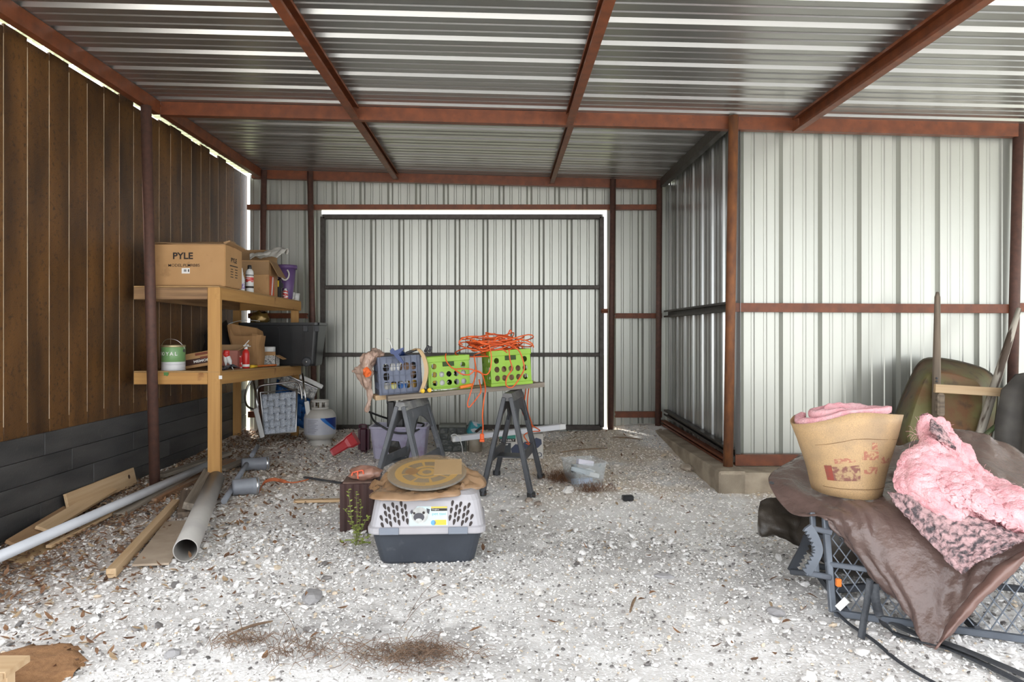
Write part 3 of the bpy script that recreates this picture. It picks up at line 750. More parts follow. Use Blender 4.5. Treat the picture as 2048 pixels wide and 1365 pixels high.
# small printed box with bowl on top
PRB = mat('printed carton', (.66, .64, .60), (.12, .11, .10), rough=.7, scale=80, st=(1, 1, 1.6), lo=.54, hi=.58)
t = open_box('carton', 'small open box with fine print beside the black tote', -2.205, 6.78, zl(6.8)+DU, .165, .12, .105, 0, PRB, (('f', .035, 8), ('r', .08, 118)), CARD)
t = thing('white_bowl', 'white plastic bowl resting on the small printed box', 'bowl', (-2.215, 6.80, zl(6.8)+DU+.108))
b = B(); b.lathe([(0, .0), (.05, 0), (.062, .03), (.063, .075), (.058, .078), (.054, .03), (0, .008)], 24); b.build('bowl', WHITE, t, local=True)
# black wheeled tote
tt = thing('storage_tote', 'large black wheeled storage tote on the lower shelf', 'tote', (-2.2, 7.23, zl(7.25)+DU))
b = B()
def rrect(wx, wy, z, r=.04, n=4):
    o = []
    for cx_, cy_, a0 in ((1, 1, 0), (-1, 1, 90), (-1, -1, 180), (1, -1, 270)):
        for k in range(n+1):
            a = math.radians(a0+90*k/n); o.append(Vector((cx_*(wx/2-r)+r*math.cos(a), cy_*(wy/2-r)+r*math.sin(a), z)))
    return o
b.loft([rrect(.70, .30, 0), rrect(.71, .31, .02), rrect(.78, .37, .40), rrect(.80, .39, .405), rrect(.80, .39, .43), rrect(.76, .35, .43), rrect(.69, .29, .02)], caps=False, smooth=False)
b.f([b.v(p) for p in rrect(.70, .30, .012)])
b.build('body', BLACKP, tt, local=True)
for x in (-.20, 0, .12, .24):
    b = B(); b.bar((x, -.150, .03), (x*1.05, -.186, .38), .018, .012, up=(0, -1, 0)); b.build('rib', BLACKP, tt, local=True)
for x in (.27, .38):
    b = B(); b.box((x, -.19, .37), (.045, .025, .06), bevel=.004); b.build('latch', DARKG, tt, local=True)
for y in (-.165, .165):
    b = B(); b.lathe([(0, -.014), (.034, -.014), (.047, -.010), (.047, .010), (.034, .014), (0, .014)], 20, Matrix.Translation((.275, y*1.06, .042)) @ Matrix.Rotation(math.pi/2, 4, 'X')); o = b.build('wheel', DARKG, tt, local=True)
    b = B(); b.lathe([(0, -.018), (.010, -.018), (.010, .018), (0, .018)], 12, Matrix.Translation((.275, y*1.06, .042)) @ Matrix.Rotation(math.pi/2, 4, 'X')); b.build('hub', CHROME, o, local=True)
# black bag beside the tote, gold bag on it
def blob(name, label, cat, c, s, m, amp=.2, fr=2.2, seed=0, flat=True, sub=3):
    t = bmesh.new(); bmesh.ops.create_icosphere(t, subdivisions=sub, radius=1)
    for q in t.verts:
        k = 1+amp*noise.fractal(q.co*fr+Vector((seed*5.1, seed*2.3, 0)), 1, 2, 3)
        q.co = Vector((q.co.x*s[0], q.co.y*s[1], q.co.z*s[2]))*k
        if flat and q.co.z < -.8*s[2]: q.co.z = -.8*s[2]
    for f in t.faces: f.smooth = True
    b = B(); b.merge(t, Matrix.Translation(Vector((c[0], c[1], c[2]+.8*s[2] if flat else c[2]))))
    return b.build(name, m, label=label, cat=cat)
blob('rubbish_bag', 'black plastic bag slumped against the wall on the lower shelf', 'bag', (-2.56, 6.55, zl(6.5)+DU), (.14, .20, .22), BLACKP, .35, 2.2, 2)
blob('gold_bag', 'crumpled golden foil bag on the edge of the black tote', 'bag', (-2.42, 7.15, zl(7.2)+DU+.42), (.09, .07, .065), mat('gold foil', (.35, .22, .06), (.16, .10, .03), rough=.3, metal=.4, scale=14), .5, 3, 4)
b = B(); b.tube(spline([W(441, 664, 6.9), W(455, 650, 6.95), W(475, 643, 7.0), W(500, 641, 7.02), W(520, 643, 7.04)], 6), .003, 6); b.build('power_cable', WHITE, label='thin white cord arching over the black bag on the shelf', cat='cable')

# --- folding lawn chairs under the shelf
WEB = mat('white webbing', (.58, .62, .68), (.36, .40, .47), rough=.6, scale=130, lo=.45, hi=.55)
WEB2 = mat('cream webbing', (.62, .60, .54), (.30, .30, .32), rough=.6, scale=110, lo=.45, hi=.55)
def web_panel(parent, TL, TR, BR, BL, nu, nv, mu, mv, gap=.86, off=.004):
    """interlaced straps across a four-cornered frame"""
    TL, TR, BR, BL = map(Vector, (TL, TR, BR, BL)); nrm = (TR-TL).cross(BL-TL).normalized()
    P = lambda u, v_: (TL*(1-u)+TR*u)*(1-v_)+(BL*(1-u)+BR*u)*v_
    for i in range(nu):
        hw = gap*.5/nu; u = (i+.5)/nu; pts = []
        for k in range(nv*2+1):
            v_ = k/(nv*2); s = math.sin(math.pi*(k/2+i))*1.0
            s = (1 if ((k//2)+i) % 2 == 0 else -1)*(1 if k % 2 else 0)
            pts.append([P(u-hw, v_)+nrm*off*s, P(u+hw, v_)+nrm*off*s])
        b = B(); b.grid(pts); b.build('webbing', mu, parent, solid=.0012)
    for i in range(nv):
        hw = gap*.5/nv; v_ = (i+.5)/nv; pts = []
        for k in range(nu*2+1):
            u = k/(nu*2); s = (-1 if ((k//2)+i) % 2 == 0 else 1)*(1 if k % 2 else 0)
            pts.append([P(u, v_-hw)+nrm*off*s, P(u, v_+hw)+nrm*off*s])
        b = B(); b.grid(pts); b.build('webbing', mv, parent, solid=.0012)
YC = 6.88
ch = thing('lawn_chair', 'folded lawn chair with white webbing leaning under the shelf', 'chair', W(552, 872, YC))
q = [W(521, 790, YC+.10), W(594, 783, YC+.12), W(592, 864, YC), W(528, 871, YC-.02)]
web_panel(ch, *q, 6, 6, WEB, WEB)
b = B(); b.tube(spline([q[0]+Vector((0, 0, .02)), q[1]+Vector((0, 0, .02)), q[2], q[3]], 1, True), .010, 8, True); b.build('panel_frame', CHROME, ch)
b = B(); b.tube(spline([W(516, 812, YC+.05), W(514, 783, YC+.1), W(522, 772, YC+.1), W(560, 767, YC+.13), W(590, 764, YC+.14), W(600, 772, YC+.13), W(604, 800, YC+.1)], 5), .0105, 8); b.build('back_tube', CHROME, ch)
b = B(); b.tube(spline([W(503, 760, YC+.16), W(494, 778, YC+.14), W(490, 797, YC+.1), W(495, 813, YC+.06), W(509, 820, YC+.03)], 5), .0105, 8); b.build('leg_tube', CHROME, ch)
b = B(); b.tube([W(507, 762, YC+.16), W(516, 822, YC+.02)], .0105, 8); b.build('leg_tube', CHROME, ch)
b = B(); b.tube([W(605, 748, YC+.20), W(612, 806, YC+.06)], .0105, 8); b.build('leg_tube', CHROME, ch)
b = B(); b.bar(W(511, 817, YC-.02), W(525, 876, YC-.10), .045, .022, up=(0, 1, 0), bevel=.008); b.build('armrest', WHITE, ch)
b = B(); b.bar(W(613, 803, YC+.04), W(617, 832, YC+.0), .045, .022, up=(0, 1, 0), bevel=.008); b.build('armrest', WHITE, ch)
YD = 7.36
ch = thing('lawn_chair', 'folded lawn chair with blue and cream webbing behind the white one', 'chair', (W(590, 0, YD)[0], YD, gz(-2, YD)))
q = [W(554, 758, YD), W(622, 790, YD-.02), W(612, 860, YD-.05), W(545, 830, YD-.03)]
web_panel(ch, *q, 5, 5, BLUEP, BLUEP)
q = [W(566, 748, YD-.04), W(635, 778, YD-.06), W(627, 800, YD-.07), W(556, 768, YD-.05)]
web_panel(ch, *q, 5, 2, WEB2, WEB2)
b = B(); b.tube(spline(q, 1, True), .010, 8, True); b.build('panel_frame', CHROME, ch)
b = B(); b.bar(W(600, 753, YD-.08), W(645, 775, YD-.10), .045, .024, up=(0, 1, 0), bevel=.008); b.build('armrest', WHITE, ch)
b = B(); b.tube([W(560, 762, YD), (W(575, 0, YD)[0], YD, gz(-2, YD)+.01)], .0105, 8); b.tube([W(628, 785, YD-.03), (W(622, 0, YD)[0], YD-.03, gz(-2, YD)+.01)], .0105, 8); b.build('leg_tube', CHROME, ch)

# --- propane tank
g = G(635, 893); gp = thing('propane_tank', 'white propane gas tank with blue label standing in front of the gate post', 'gas tank', (g.x, g.y+.1, gz(g.x, g.y)+.004))
TANK = mat('off-white paint', (.55, .53, .49), (.47, .45, .41), rough=.45, scale=5)
b = B(); b.lathe([(.110, .0), (.112, .035), (.09, .05), (.125, .06), (.148, .095), (.152, .12), (.152, .265), (.146, .295), (.12, .33), (.07, .348), (0, .352)], 36); b.build('tank', TANK, gp, local=True)
lb = [(.1545, .105), (.1548, .11), (.1548, .268), (.1545, .272)]
def arc_patch(b, r, a0, a1, zf0, zf1, n=18):
    b.grid([[Vector((r*math.sin(a), -r*math.cos(a), z)) for z in (zf0(t), zf0(t)*.5+zf1(t)*.5, zf1(t))] for t, a in ((k/n, a0+(a1-a0)*k/n) for k in range(n+1))])
b = B(); arc_patch(b, .1538, -1.7, 1.7, lambda t: .108, lambda t: .268, 30); b.build('label_sheet', mat('silver label', (.45, .46, .52), (.52, .53, .58), rough=.4, scale=10), gp, local=True)
b = B(); arc_patch(b, .1546, .25, 1.5, lambda t: .268-.12*min(1, t*1.25)**.75, lambda t: .268); b.build('label_swoosh', mat('label blue', (.03, .16, .48), rough=.35), gp, local=True)
b = B(); arc_patch(b, .1552, .52, 1.5, lambda t: .268-.10*min(1, t*1.3)**.8, lambda t: .268); b.build('label_swoosh', mat('label navy', (.012, .03, .17), rough=.35), gp, local=True)
b = B()
for k in range(9): arc_patch(b, .1544, -.60, .12-.1*(k % 3), lambda t, k=k: .245-k*.0145, lambda t, k=k: .249-k*.0145, 8)
b.build('print', mat('grey print', (.20, .20, .24), rough=.6), gp, local=True)
b = B()
for z0_, z1_ in ((.345, .362), (.415, .43)): b.lathe([(.080, z0_), (.083, z0_), (.083, z1_), (.080, z1_), (.080, z0_)], 30)
for a0, a1 in ((-.62, -.32), (.12, .45), (.85, 2.2), (2.6, 3.6), (4.2, 5.3)):
    n = 6
    b.grid([[Vector((.0815*math.sin(a), -.0815*math.cos(a), z)) for z in (.360, .417)] for a in (a0+(a1-a0)*k/n for k in range(n+1))])
b.build('collar', TANK, gp, local=True, solid=.003)
b = B(); b.lathe([(0, .35), (.02, .35), (.022, .38), (.012, .395), (.024, .40), (.024, .412), (0, .414)], 14); b.build('valve', mat('brass', (.30, .20, .07), rough=.4, metal=.8), gp, local=True)
# ================================================================ PIPES AND TIMBER ON THE GROUND AT THE LEFT
PVC = mat('white pvc', (.66, .68, .72), (.58, .60, .64), rough=.35, scale=4)
GPVC = mat('grey pvc', (.42, .40, .37), (.36, .34, .32), rough=.45, scale=5)
SPVC = mat('blue-grey pvc', (.26, .28, .31), (.21, .22, .25), rough=.45, scale=8)
def hollow(name, label, p0, p1, r, th, m, cat='pipe'):
    b = B(); p0 = Vector(p0); p1 = Vector(p1); L = (p1-p0).length
    b.lathe([(r-th, 0), (r, 0), (r, L), (r-th, L), (r-th, 0)], 28)
    z = (p1-p0).normalized(); x = z.orthogonal().normalized(); y = z.cross(x)
    M = Matrix((x, y, z)).transposed().to_4x4(); M.translation = p0
    return place(name, b, m, M, label=label, cat=cat)
hollow('pvc_pipe', 'long thin white PVC pipe lying along the brown wall', G(-60, 1140, .075), G(414, 931, .085), .029, .004, PVC)
k0 = G(371, 1101, .066); k1 = G(430, 962, .068)
hollow('pvc_pipe', 'thick grey PVC pipe with its open end toward the viewer', k0, k0+(k1-k0)*1.03, .060, .005, GPVC)
# leaning plank with knot on the wall
o = board('wood_plank', (XW+.062, 4.50, .105), (XW+.058, 5.34, .115), .125, .019, LIGHTW, up=(1, 0, .22), label='pale plank with a dark knot leaning on the black boards', cat='plank')
b = B(); b.lathe([(0, 0), (.016, 0), (.012, .0006), (0, .0008)], 10, Matrix.Translation((.33, .01, .0098))); k = b.build('knot', mat('knot', (.07, .035, .018), rough=.7), o, local=True); 
def gboard(label, a, c, wd, th, m, h0=.012, h1=None, up=(0, 0, 1), name='wood_plank', cat='plank'):
    h1 = h0 if h1 is None else h1
    return board(name, G(a[0], a[1], h0), G(c[0], c[1], h1), wd, th, m, up=up, label=label, cat=cat)
gboard('yellowish short board lying on the pile behind the white pipe', (85, 1060), (222, 978), .085, .02, LIGHTW, .05, .06, up=(.35, 0, 1))
gboard('rough brown slab beside the wall at the left edge', (30, 1092), (143, 1022), .11, .02, mat('brown slab', (.40, .25, .13), (.26, .15, .08), rough=.85, scale=6, st=(.4, 6, 6), lo=.3, hi=.7), .03, .05, up=(.5, 0, 1))
gboard('narrow pale stick in front of the white pipe', (97, 1094), (276, 1000), .032, .018, LIGHTW, .022)
gboard('wide tan board half buried in leaves under the white pipe', (30, 1125), (150, 1062), .12, .018, mat('tan board', (.46, .31, .16), (.36, .23, .11), rough=.8, scale=6, st=(.4, 6, 6)), .006, up=(.2, 0, 1))
gboard('weathered grey board lying alongside the white pipe', (238, 1030), (390, 943), .075, .022, GREYW, .022, .05)
gboard('reddish brown board under the weathered boards', (300, 1003), (462, 922), .09, .035, mat('reddish board', (.33, .16, .075), (.24, .17, .12), rough=.8, scale=6, st=(.4, 6, 6)), .018)
gboard('grey board lying at the foot of the black boards', (322, 952), (456, 907), .075, .028, GREYW, .06)
gboard('dark weathered timber resting against the thick grey pipe', (378, 1014), (417, 945), .075, .045, GREYW, .075, .09, up=(.3, 0, 1))
gboard('short dark block under the weathered timber', (374, 1030), (378, 985), .11, .035, mat('dark block wood', (.25, .19, .14), (.12, .09, .07), rough=.85, scale=6, st=(.4, 6, 6)), .018)
gboard('long square stick with pale side angled toward the viewer', (222, 1148), (352, 1006), .045, .045, LIGHTW, .024, .028)
gboard('grey board end sticking out right of the shelf post', (442, 940), (500, 917), .08, .022, GREYW, .03)
ps = [G(264, 1140), G(338, 1134), G(398, 1048), G(330, 1052)]
b = B(); zz = max(p.z for p in ps)+.014
b.prism([(p.x, p.y) for p in ps], .011, Matrix.Translation((0, 0, zz-.006))); b.build('plywood_piece', mat('dusty plywood', (.46, .37, .28), (.36, .28, .205), rough=.9, scale=7), label='flat dusty plywood piece under the thick grey pipe', cat='board')
gboard('light curved wood strip lying left of the dark timber block', (588, 1003), (682, 1001), .05, .018, LIGHTW, .012)
gboard('dark steel bar on the gravel behind the dark timber block', (608, 955), (690, 968), .025, .012, DARKG, .02, name='steel_bar', cat='bar')
# pipe run with two big fittings
pa = thing('pipe_fitting', 'blue-grey pipe with two large coupling fittings lying on the gravel', 'pipe fitting', G(480, 950))
a = G(515, 893, .05); c = G(448, 1003, .05)
b = B(); L = (c-a); b.tube([a, a+L*.22], .020, 14); b.tube([a+L*.30, a+L*.68], .020, 14); b.tube([a+L*.72, c], .020, 14); b.build('pipe', SPVC, pa)
for (x0, y0), (x1, y1), r in (((483, 926), (537, 923), .052), ((464, 973), (517, 969), .056)):
    p0 = G(x0, y0+6, .05); p1 = G(x1, y1+6, .05); d = (p1-p0); L = d.length
    z = d.normalized(); x = Vector((0, 0, 1)).cross(z).normalized(); M = Matrix((x, z.cross(x), z)).transposed().to_4x4(); M.translation = p0+Vector((0, 0, r-.045))
    b = B(); b.lathe([(0, 0), (r*.93, 0), (r, .012), (r, L*.72), (r*1.06, L*.74), (r*1.06, L*.97), (r*.98, L), (r*.90, L), (r*.9, L*.8), (0, L*.8)], 28, M); o = b.build('coupling', SPVC, pa)
    b = B(); b.lathe([(r*1.062, L*.90), (r*1.075, L*.91), (r*1.075, L*.94), (r*1.062, L*.95)], 28, M); b.build('band', CHROME, o)
# orange ribbon
RIBB = mat('orange ribbon', (.62, .17, .06), (.50, .13, .05), rough=.6, scale=12)
pts = spline([G(518, 985, .01), G(528, 966, .03), G(545, 960, .035), G(560, 962, .02), G(585, 966, .012), G(612, 961, .012), G(625, 955, .015)], 5)
b = B(); b.grid([[p+Vector((0, 0, -.012 if k < 18 else -.004)), p+Vector((0, .01, .012 if k < 18 else .004))] for k, p in enumerate(pts)]); b.build('orange_ribbon', RIBB, label='faded orange ribbon trailing over the gravel', cat='ribbon', solid=.001)
# lower left corner: end of a wooden stool or block and a sand heap
wb_ = thing('wood_bench', 'corner of a pale wooden bench at the lower left edge', 'bench', (-1.85, 2.42, 0))
a = W(52, 1322, 2.33)
board('top_board', (a.x-.5, 2.285, a.z), (a.x+.005, 2.285, a.z), .12, .022, LIGHTW, wb_)
board('top_board', (a.x-.5, 2.17, a.z), (a.x+.003, 2.17, a.z), .10, .022, LIGHTW, wb_)
for dx in (-.02, -.42): board('leg', (a.x+dx, 2.26, 0), (a.x+dx, 2.26, a.z-.011), .04, .04, LIGHTW, wb_)
b = B(); P = []
cc = G(60, 1345)
for i in range(25):
    row = []
    for j in range(25):
        u = (i/24-.5)*2; v_ = (j/24-.5)*2; r = math.hypot(u, v_)
        x = cc.x-.03+u*.21; y = cc.y-.01+v_*.20; r *= 1+.35*noise.noise(Vector((u*2.5, v_*2.5, 4)))+.15*noise.noise(Vector((u*9, v_*9, 1)))
        row.append(Vector((x, y, gz(x, y)+.014+.030*max(0, 1-r)**.8-.03*(r > .97)+.006*noise.noise(Vector((x*30, y*30, 0))))))
    P.append(row)
b.grid(P); props(b.build('sand_pile', mat('brown sand', (.36, .19, .085), (.27, .135, .06), rough=.95, scale=60, bump=.4, bscale=200)), 'low heap of brown sand at the lower left', 'sand', kind='stuff')
# ================================================================ MIDDLE: SAWHORSES, CRATES AND WHAT LIES BELOW
GSTEEL = mat('grey plastic sawhorse', (.115, .122, .135), (.075, .080, .090), rough=.45, scale=8, lo=.3, hi=.7, col3=(.22, .22, .22), s3=12, lo3=.62, hi3=.8)
CAPG = mat('worn light cap', (.30, .30, .28), (.16, .16, .165), rough=.6, scale=12)
def sawhorse(label, f, bk, zt, hs, m=GSTEEL, capm=CAPG):
    """f / bk: (x, y) of the front and back end of the top bar, zt its height, hs half spread at the feet"""
    f = Vector((f[0], f[1], 0)); bk = Vector((bk[0], bk[1], 0)); ax = (bk-f).normalized(); sx = Vector((ax.y, -ax.x, 0)); L = (bk-f).length
    mid = (f+bk)/2; t = thing('sawhorse', label, 'sawhorse', (mid.x, mid.y, gz(mid.x, mid.y)))
    P = lambda u, v_, z: f+ax*u+sx*v_+Vector((0, 0, z))
    b = B()
    pr = [(-.048, -.055), (.048, -.055), (.028, 0), (-.028, 0)]
    b.loft([[P(u, v_, zt+z) for v_, z in pr] for u in (-.02, L+.02)], smooth=False); b.build('top_bar', capm, t)
    for s in (-1, 1):
        for u, du in ((.0, -.05), (L, .05)):
            g0 = P(u+du, hs*s, 0); foot = Vector((g0.x, g0.y, gz(g0.x, g0.y)+.004))
            top = P(u, .024*s, zt-.03)
            b = B(); d = top-foot
            b.bar(foot, top, .062, .030, up=(sx*s+Vector((0, 0, .3))), bevel=.004)
            b.bar(foot+d*.02+sx*s*.016, top-d*.1+sx*s*.012, .022, .012, up=sx*s); o = b.build('leg', m, t)
            b = B(); b.box(foot+Vector((0, 0, .016)), (.06, .06, .034), bevel=.006); b.build('foot_pad', BLACKP, o)
        # side panel between the two legs, with an arched lower edge
        b = B(); n = 10; top_, bot = [], []
        for k in range(n+1):
            u = L*k/n; q = .16+.16*math.sin(math.pi*k/n)**.8 if True else 0
            zb_ = zt*(.66+.17*math.sin(math.pi*k/n))
            vv = lambda z: (.024+(hs-.024)*(zt-z)/zt)*s
            top_.append(P(u, vv(zt-.06), zt-.06)); bot.append(P(u, vv(zb_), zb_))
        b.grid([top_, bot], smooth=False); b.build('side_panel', m, t, solid=.012)
        b = B(); z1 = zt*.40; v1 = (.024+(hs-.024)*(zt-z1)/zt)*s
        b.bar(P(-.02, v1, z1), P(L+.02, v1, z1), .014, .07, up=Vector((0, 0, 1))); b.build('cross_brace', m, t)
    b = B(); z1 = zt*.36; v1 = hs*.62
    b.bar(P(L/2, -v1, z1), P(L/2, v1, z1), .16, .012); b.build('tray', m, t)
    return t
sawhorse('left sawhorse, dusty grey plastic, under the blue crate', (-.70, 4.98), (-.60, 5.44), .700, .20)
sawhorse('right sawhorse, dark grey plastic, under the coiled orange cord', (.045, 5.10), (.125, 5.54), .752, .175, mat('dark sawhorse', (.060, .064, .072), (.040, .042, .048), rough=.45, scale=8), mat('dark cap', (.15, .145, .14), (.09, .09, .09), rough=.6, scale=12))
# two boards across them
pa0, pa1 = W(774, 797, 5.06), W(1085, 769, 5.42)
dv = (pa1-pa0).normalized(); nv = Vector((-dv.y, dv.x, 0)).normalized()
board('wood_plank', pa0, pa1, .09, .036, GREYW, label='front plank across both sawhorses carrying the crates', cat='plank', up=(0, 0, 1))
qa = pa0+nv*.16-dv*.07; qb = pa1+nv*.16-dv*.02
board('wood_plank', qa, qb, .15, .036, LIGHTW, label='rear plank across both sawhorses behind the front plank', cat='plank', up=(0, 0, 1))
PLZ = lambda x: pa0.z+(x-pa0.x)*dv.z/dv.x+.0185
tilt = math.atan2(dv.z, math.hypot(dv.x, dv.y))

def holed(b, M, wd, ht, cols, rows, holes, rx=.36, ry=.36, marg=(.06, .06, .10, .16), pw=2.0, n=12):
    """flat plate in local xz with rounded holes in a cols x rows field"""
    l, r, bt, tp = marg[0]*wd, marg[1]*wd, marg[2]*ht, marg[3]*ht
    x0, x1, z0, z1 = -wd/2+l, wd/2-r, bt, ht-tp
    cw, chh = (x1-x0)/cols, (z1-z0)/rows
    q = lambda a, c, e, g: b.f([b.v(M @ Vector(p)) for p in ((a, 0, c), (e, 0, c), (e, 0, g), (a, 0, g))])
    q(-wd/2, 0, wd/2, z0); q(-wd/2, z1, wd/2, ht); q(-wd/2, z0, x0, z1); q(x1, z0, wd/2, z1)
    for i in range(cols):
        for j in range(rows):
            a, c = x0+i*cw, z0+j*chh
            if (i, j) not in holes: q(a, c, a+cw, c+chh); continue
            cx_, cz_ = a+cw/2, c+chh/2; inn, out = [], []
            for k in range(n):
                th = 2*math.pi*(k+.5)/n; cs, sn = math.cos(th), math.sin(th)
                e = (abs(cs)**pw+abs(sn)**pw)**(-1/pw)
                inn.append(b.v(M @ Vector((cx_+cw*rx*cs*e, 0, cz_+chh*ry*sn*e))))
                m_ = max(abs(cs), abs(sn)); out.append(b.v(M @ Vector((cx_+cw/2*cs/m_, 0, cz_+chh/2*sn/m_))))
            for k in range(n): b.f((inn[k], inn[(k+1) % n], out[(k+1) % n], out[k]))
            # the four corners left over
            for sx_, sz_, k in ((1, 1, 0), (-1, 1, 1), (-1, -1, 2), (1, -1, 3)):
                a_, c_ = out[(k*n//4+n//8) % n], out[(k*n//4+n//8+1) % n]
def crate(label, corner, rz, wx, wy, h, m, style, group=None, name='plastic_crate'):
    """corner: near-left bottom corner (x, y); sits on the planks"""
    cx, cy = corner; c, s_ = math.cos(rz), math.sin(rz)
    ctr = Vector((cx+c*wx/2-s_*wy/2, cy+s_*wx/2+c*wy/2, 0)); ctr.z = PLZ(ctr.x)
    t = thing(name, label, 'crate', ctr, rot=Matrix.Rotation(-tilt, 3, 'Y') @ Matrix.Rotation(rz, 3, 'Z'), group=group)
    if style == 'green':
        H = {(i, j) for i in range(5) for j in (0, 1)} | {(0, 2), (4, 2)}; Hs = {(i, j) for i in range(4) for j in (0, 1)} | {(0, 2), (3, 2)}
        sp = [('front_panel', Matrix.Translation((0, -wy/2, 0)), wx, 5, H), ('back_panel', Matrix.Translation((0, wy/2, 0)), wx, 5, H),
              ('side_panel', Matrix.Translation((-wx/2, 0, 0)) @ Matrix.Rotation(math.pi/2, 4, 'Z'), wy, 4, Hs), ('side_panel', Matrix.Translation((wx/2, 0, 0)) @ Matrix.Rotation(math.pi/2, 4, 'Z'), wy, 4, Hs)]
        for nm, M, w_, cl, hh in sp:
            b = B(); holed(b, M, w_, h, cl, 3, hh, .36, .34); bmesh.ops.remove_doubles(b.bm, verts=b.bm.verts, dist=1e-5); b.build(nm, m, t, local=True, solid=.004)
        for nm, z, hh in (('top_rim', h-.02, .04), ('base_rim', .012, .024)):
            b = B()
            for y in (-wy/2, wy/2): b.box((0, y*1.015, z), (wx+.012, .013, hh), bevel=.002)
            for x in (-wx/2, wx/2): b.box((x*1.015, 0, z), (.013, wy+.012, hh), bevel=.002)
            b.build(nm, m, t, local=True)
        b = B(); b.box((0, -wy/2-.003, h-.058), (.085, .004, .034), bevel=.008); b.build('handle_slot_shade', mat('opening shade', (.03, .06, .01), rough=.7), t, local=True)  # solid dark plate, its colour stands for the shade inside the opening
    else:
        # open lattice crate: a frame of broad bars with fine outer ribs
        A = {(0, 0), (1, 0), (2, 0), (3, 0), (4, 0), (0, 1), (4, 1), (0, 2), (1, 2), (2, 2), (3, 2), (4, 2)}
        sp = [('front_panel', Matrix.Translation((0, -wy/2, 0)), wx), ('back_panel', Matrix.Translation((0, wy/2, 0)), wx),
              ('side_panel', Matrix.Translation((-wx/2, 0, 0)) @ Matrix.Rotation(math.pi/2, 4, 'Z'), wy), ('side_panel', Matrix.Translation((wx/2, 0, 0)) @ Matrix.Rotation(math.pi/2, 4, 'Z'), wy)]
        for nm, M, w_ in sp:
            b = B(); holed(b, M, w_, h, 5, 3, A, .42, .42, (.10, .08, .12, .16), 4.0); bmesh.ops.remove_doubles(b.bm, verts=b.bm.verts, dist=1e-5); b.build(nm, m, t, local=True, solid=.004)
            b = B()
            for k in range(7): 
                x = -w_/2+w_*(k+.4)/6.8; b.M = M; b.box((x, -.008 if nm != 'back_panel' else .008, h/2), (.003, .010, h*.98))
            for k in range(5): b.M = M; b.box((0, -.008 if nm != 'back_panel' else .008, .01+(h-.02)*k/4), (w_, .010, .003))
            b.build('rib', m, t, local=True)
    b = B(); b.box((0, 0, .006), (wx*.98, wy*.98, .008)); b.build('bottom', m, t, local=True)
    return t
BLUEC = mat('blue-grey crate', (.11, .13, .19), (.085, .10, .15), rough=.45, scale=10)
LIME = mat('lime plastic', (.24, .44, .02), (.21, .39, .015), rough=.4, scale=6)
cr1 = crate('blue-grey milk crate filled with odds and ends on the planks', (-.868, 5.10), .30, .300, .25, .272, BLUEC, 'blue')
cr2 = crate('lime green crate between the blue crate and the cord', (-.525, 5.20), .16, .300, .24, .248, LIME, 'green')
cr3 = crate('lime green crate at the right end under the coiled orange cord', (-.07, 5.23), .26, .305, .26, .262, LIME, 'green')
# contents
def inn(t, x, y, z=.012): return WM[t] @ Vector((x, y, z))
def jar(label, t, x, y, r, h, m, lid, z=.014, cat='jar', name='jar'):
    p = inn(t, x, y, z); return can(name, label, cat, p.x, p.y, p.z, r, h, (('body', m, [(0, 0), (r*.95, 0), (r, .004), (r, h*.85), (r*.8, h*.9)]), ('lid', lid, [(r*.85, h*.88), (r*.9, h*.89), (r*.9, h), (0, h)])))
GLASS = mat('clear jar', (.45, .43, .38), (.25, .22, .18), rough=.2, scale=25, lo=.45, hi=.55)
jar('clear jar with white lid in the lower left of the blue crate', cr1, -.10, -.07, .032, .07, GLASS, WHITE)
jar('jar with pale yellow face in the blue crate', cr1, -.045, -.075, .030, .065, mat('pale yellow', (.72, .70, .28), rough=.4), YELP)
jar('small blue tin in the lower middle of the blue crate', cr1, .025, -.07, .034, .07, mat('tin blue', (.02, .12, .38), rough=.4), WHITE, name='tin', cat='tin')
jar('yellow-topped jar in the right corner of the blue crate', cr1, .095, -.065, .032, .08, mat('amber', (.34, .20, .05), rough=.35), YELP)
b = B(); b.box(inn(cr1, -.02, -.06, .19), (.07, .04, .07), rot=(0, .1, .3), bevel=.003); b.box(inn(cr1, -.02, -.06, .15), (.05, .03, .03), rot=(0, .1, .3)); b.build('switch_box', PAPER, label='white carton label showing in the top of the blue crate', cat='box')
blob('crumpled_paper', 'crumpled tan paper in the upper right of the blue crate', 'paper', inn(cr1, .075, -.03, .10), (.06, .06, .07), mat('tan paper', (.42, .26, .16), (.30, .18, .11), rough=.85, scale=20), .4, 3, 6)
blob('tool_pouch', 'dark tool pouch inside the blue crate', 'pouch', inn(cr1, -.03, .05, .014), (.10, .06, .11), mat('dark cloth', (.05, .04, .035), (.12, .10, .08), rough=.8, scale=18), .4, 3, 8)
jar('white tub in the lime crate next to the blue crate', cr2, -.06, -.055, .038, .13, WHITE, WHITE, name='tub', cat='tub')
jar('white tub with lilac tint at the right in the middle lime crate', cr2, .095, -.06, .040, .15, mat('lilac white', (.62, .58, .68), rough=.4), WHITE, name='tub', cat='tub')
b = B(); b.bar(inn(cr2, -.10, -.04, .05), inn(cr2, -.085, -.03, .24), .035, .03, up=(1, 0, 0), bevel=.004); b.build('level_tool', YELP, label='yellow tool handle standing in the middle lime crate', cat='tool')
for k, (x, y) in enumerate(((-.02, .05), (.05, .03))):
    b = B(); b.tube(spline([inn(cr2, x-.08, y, .04), inn(cr2, x, y+.02, .10+.04*k), inn(cr2, x+.07, y, .03)], 5), .02, 8); b.build('black_hose', BLACKP, label=('bent black hose' if k == 0 else 'second bent black hose, nearer the front,')+' inside the middle lime crate', cat='hose')
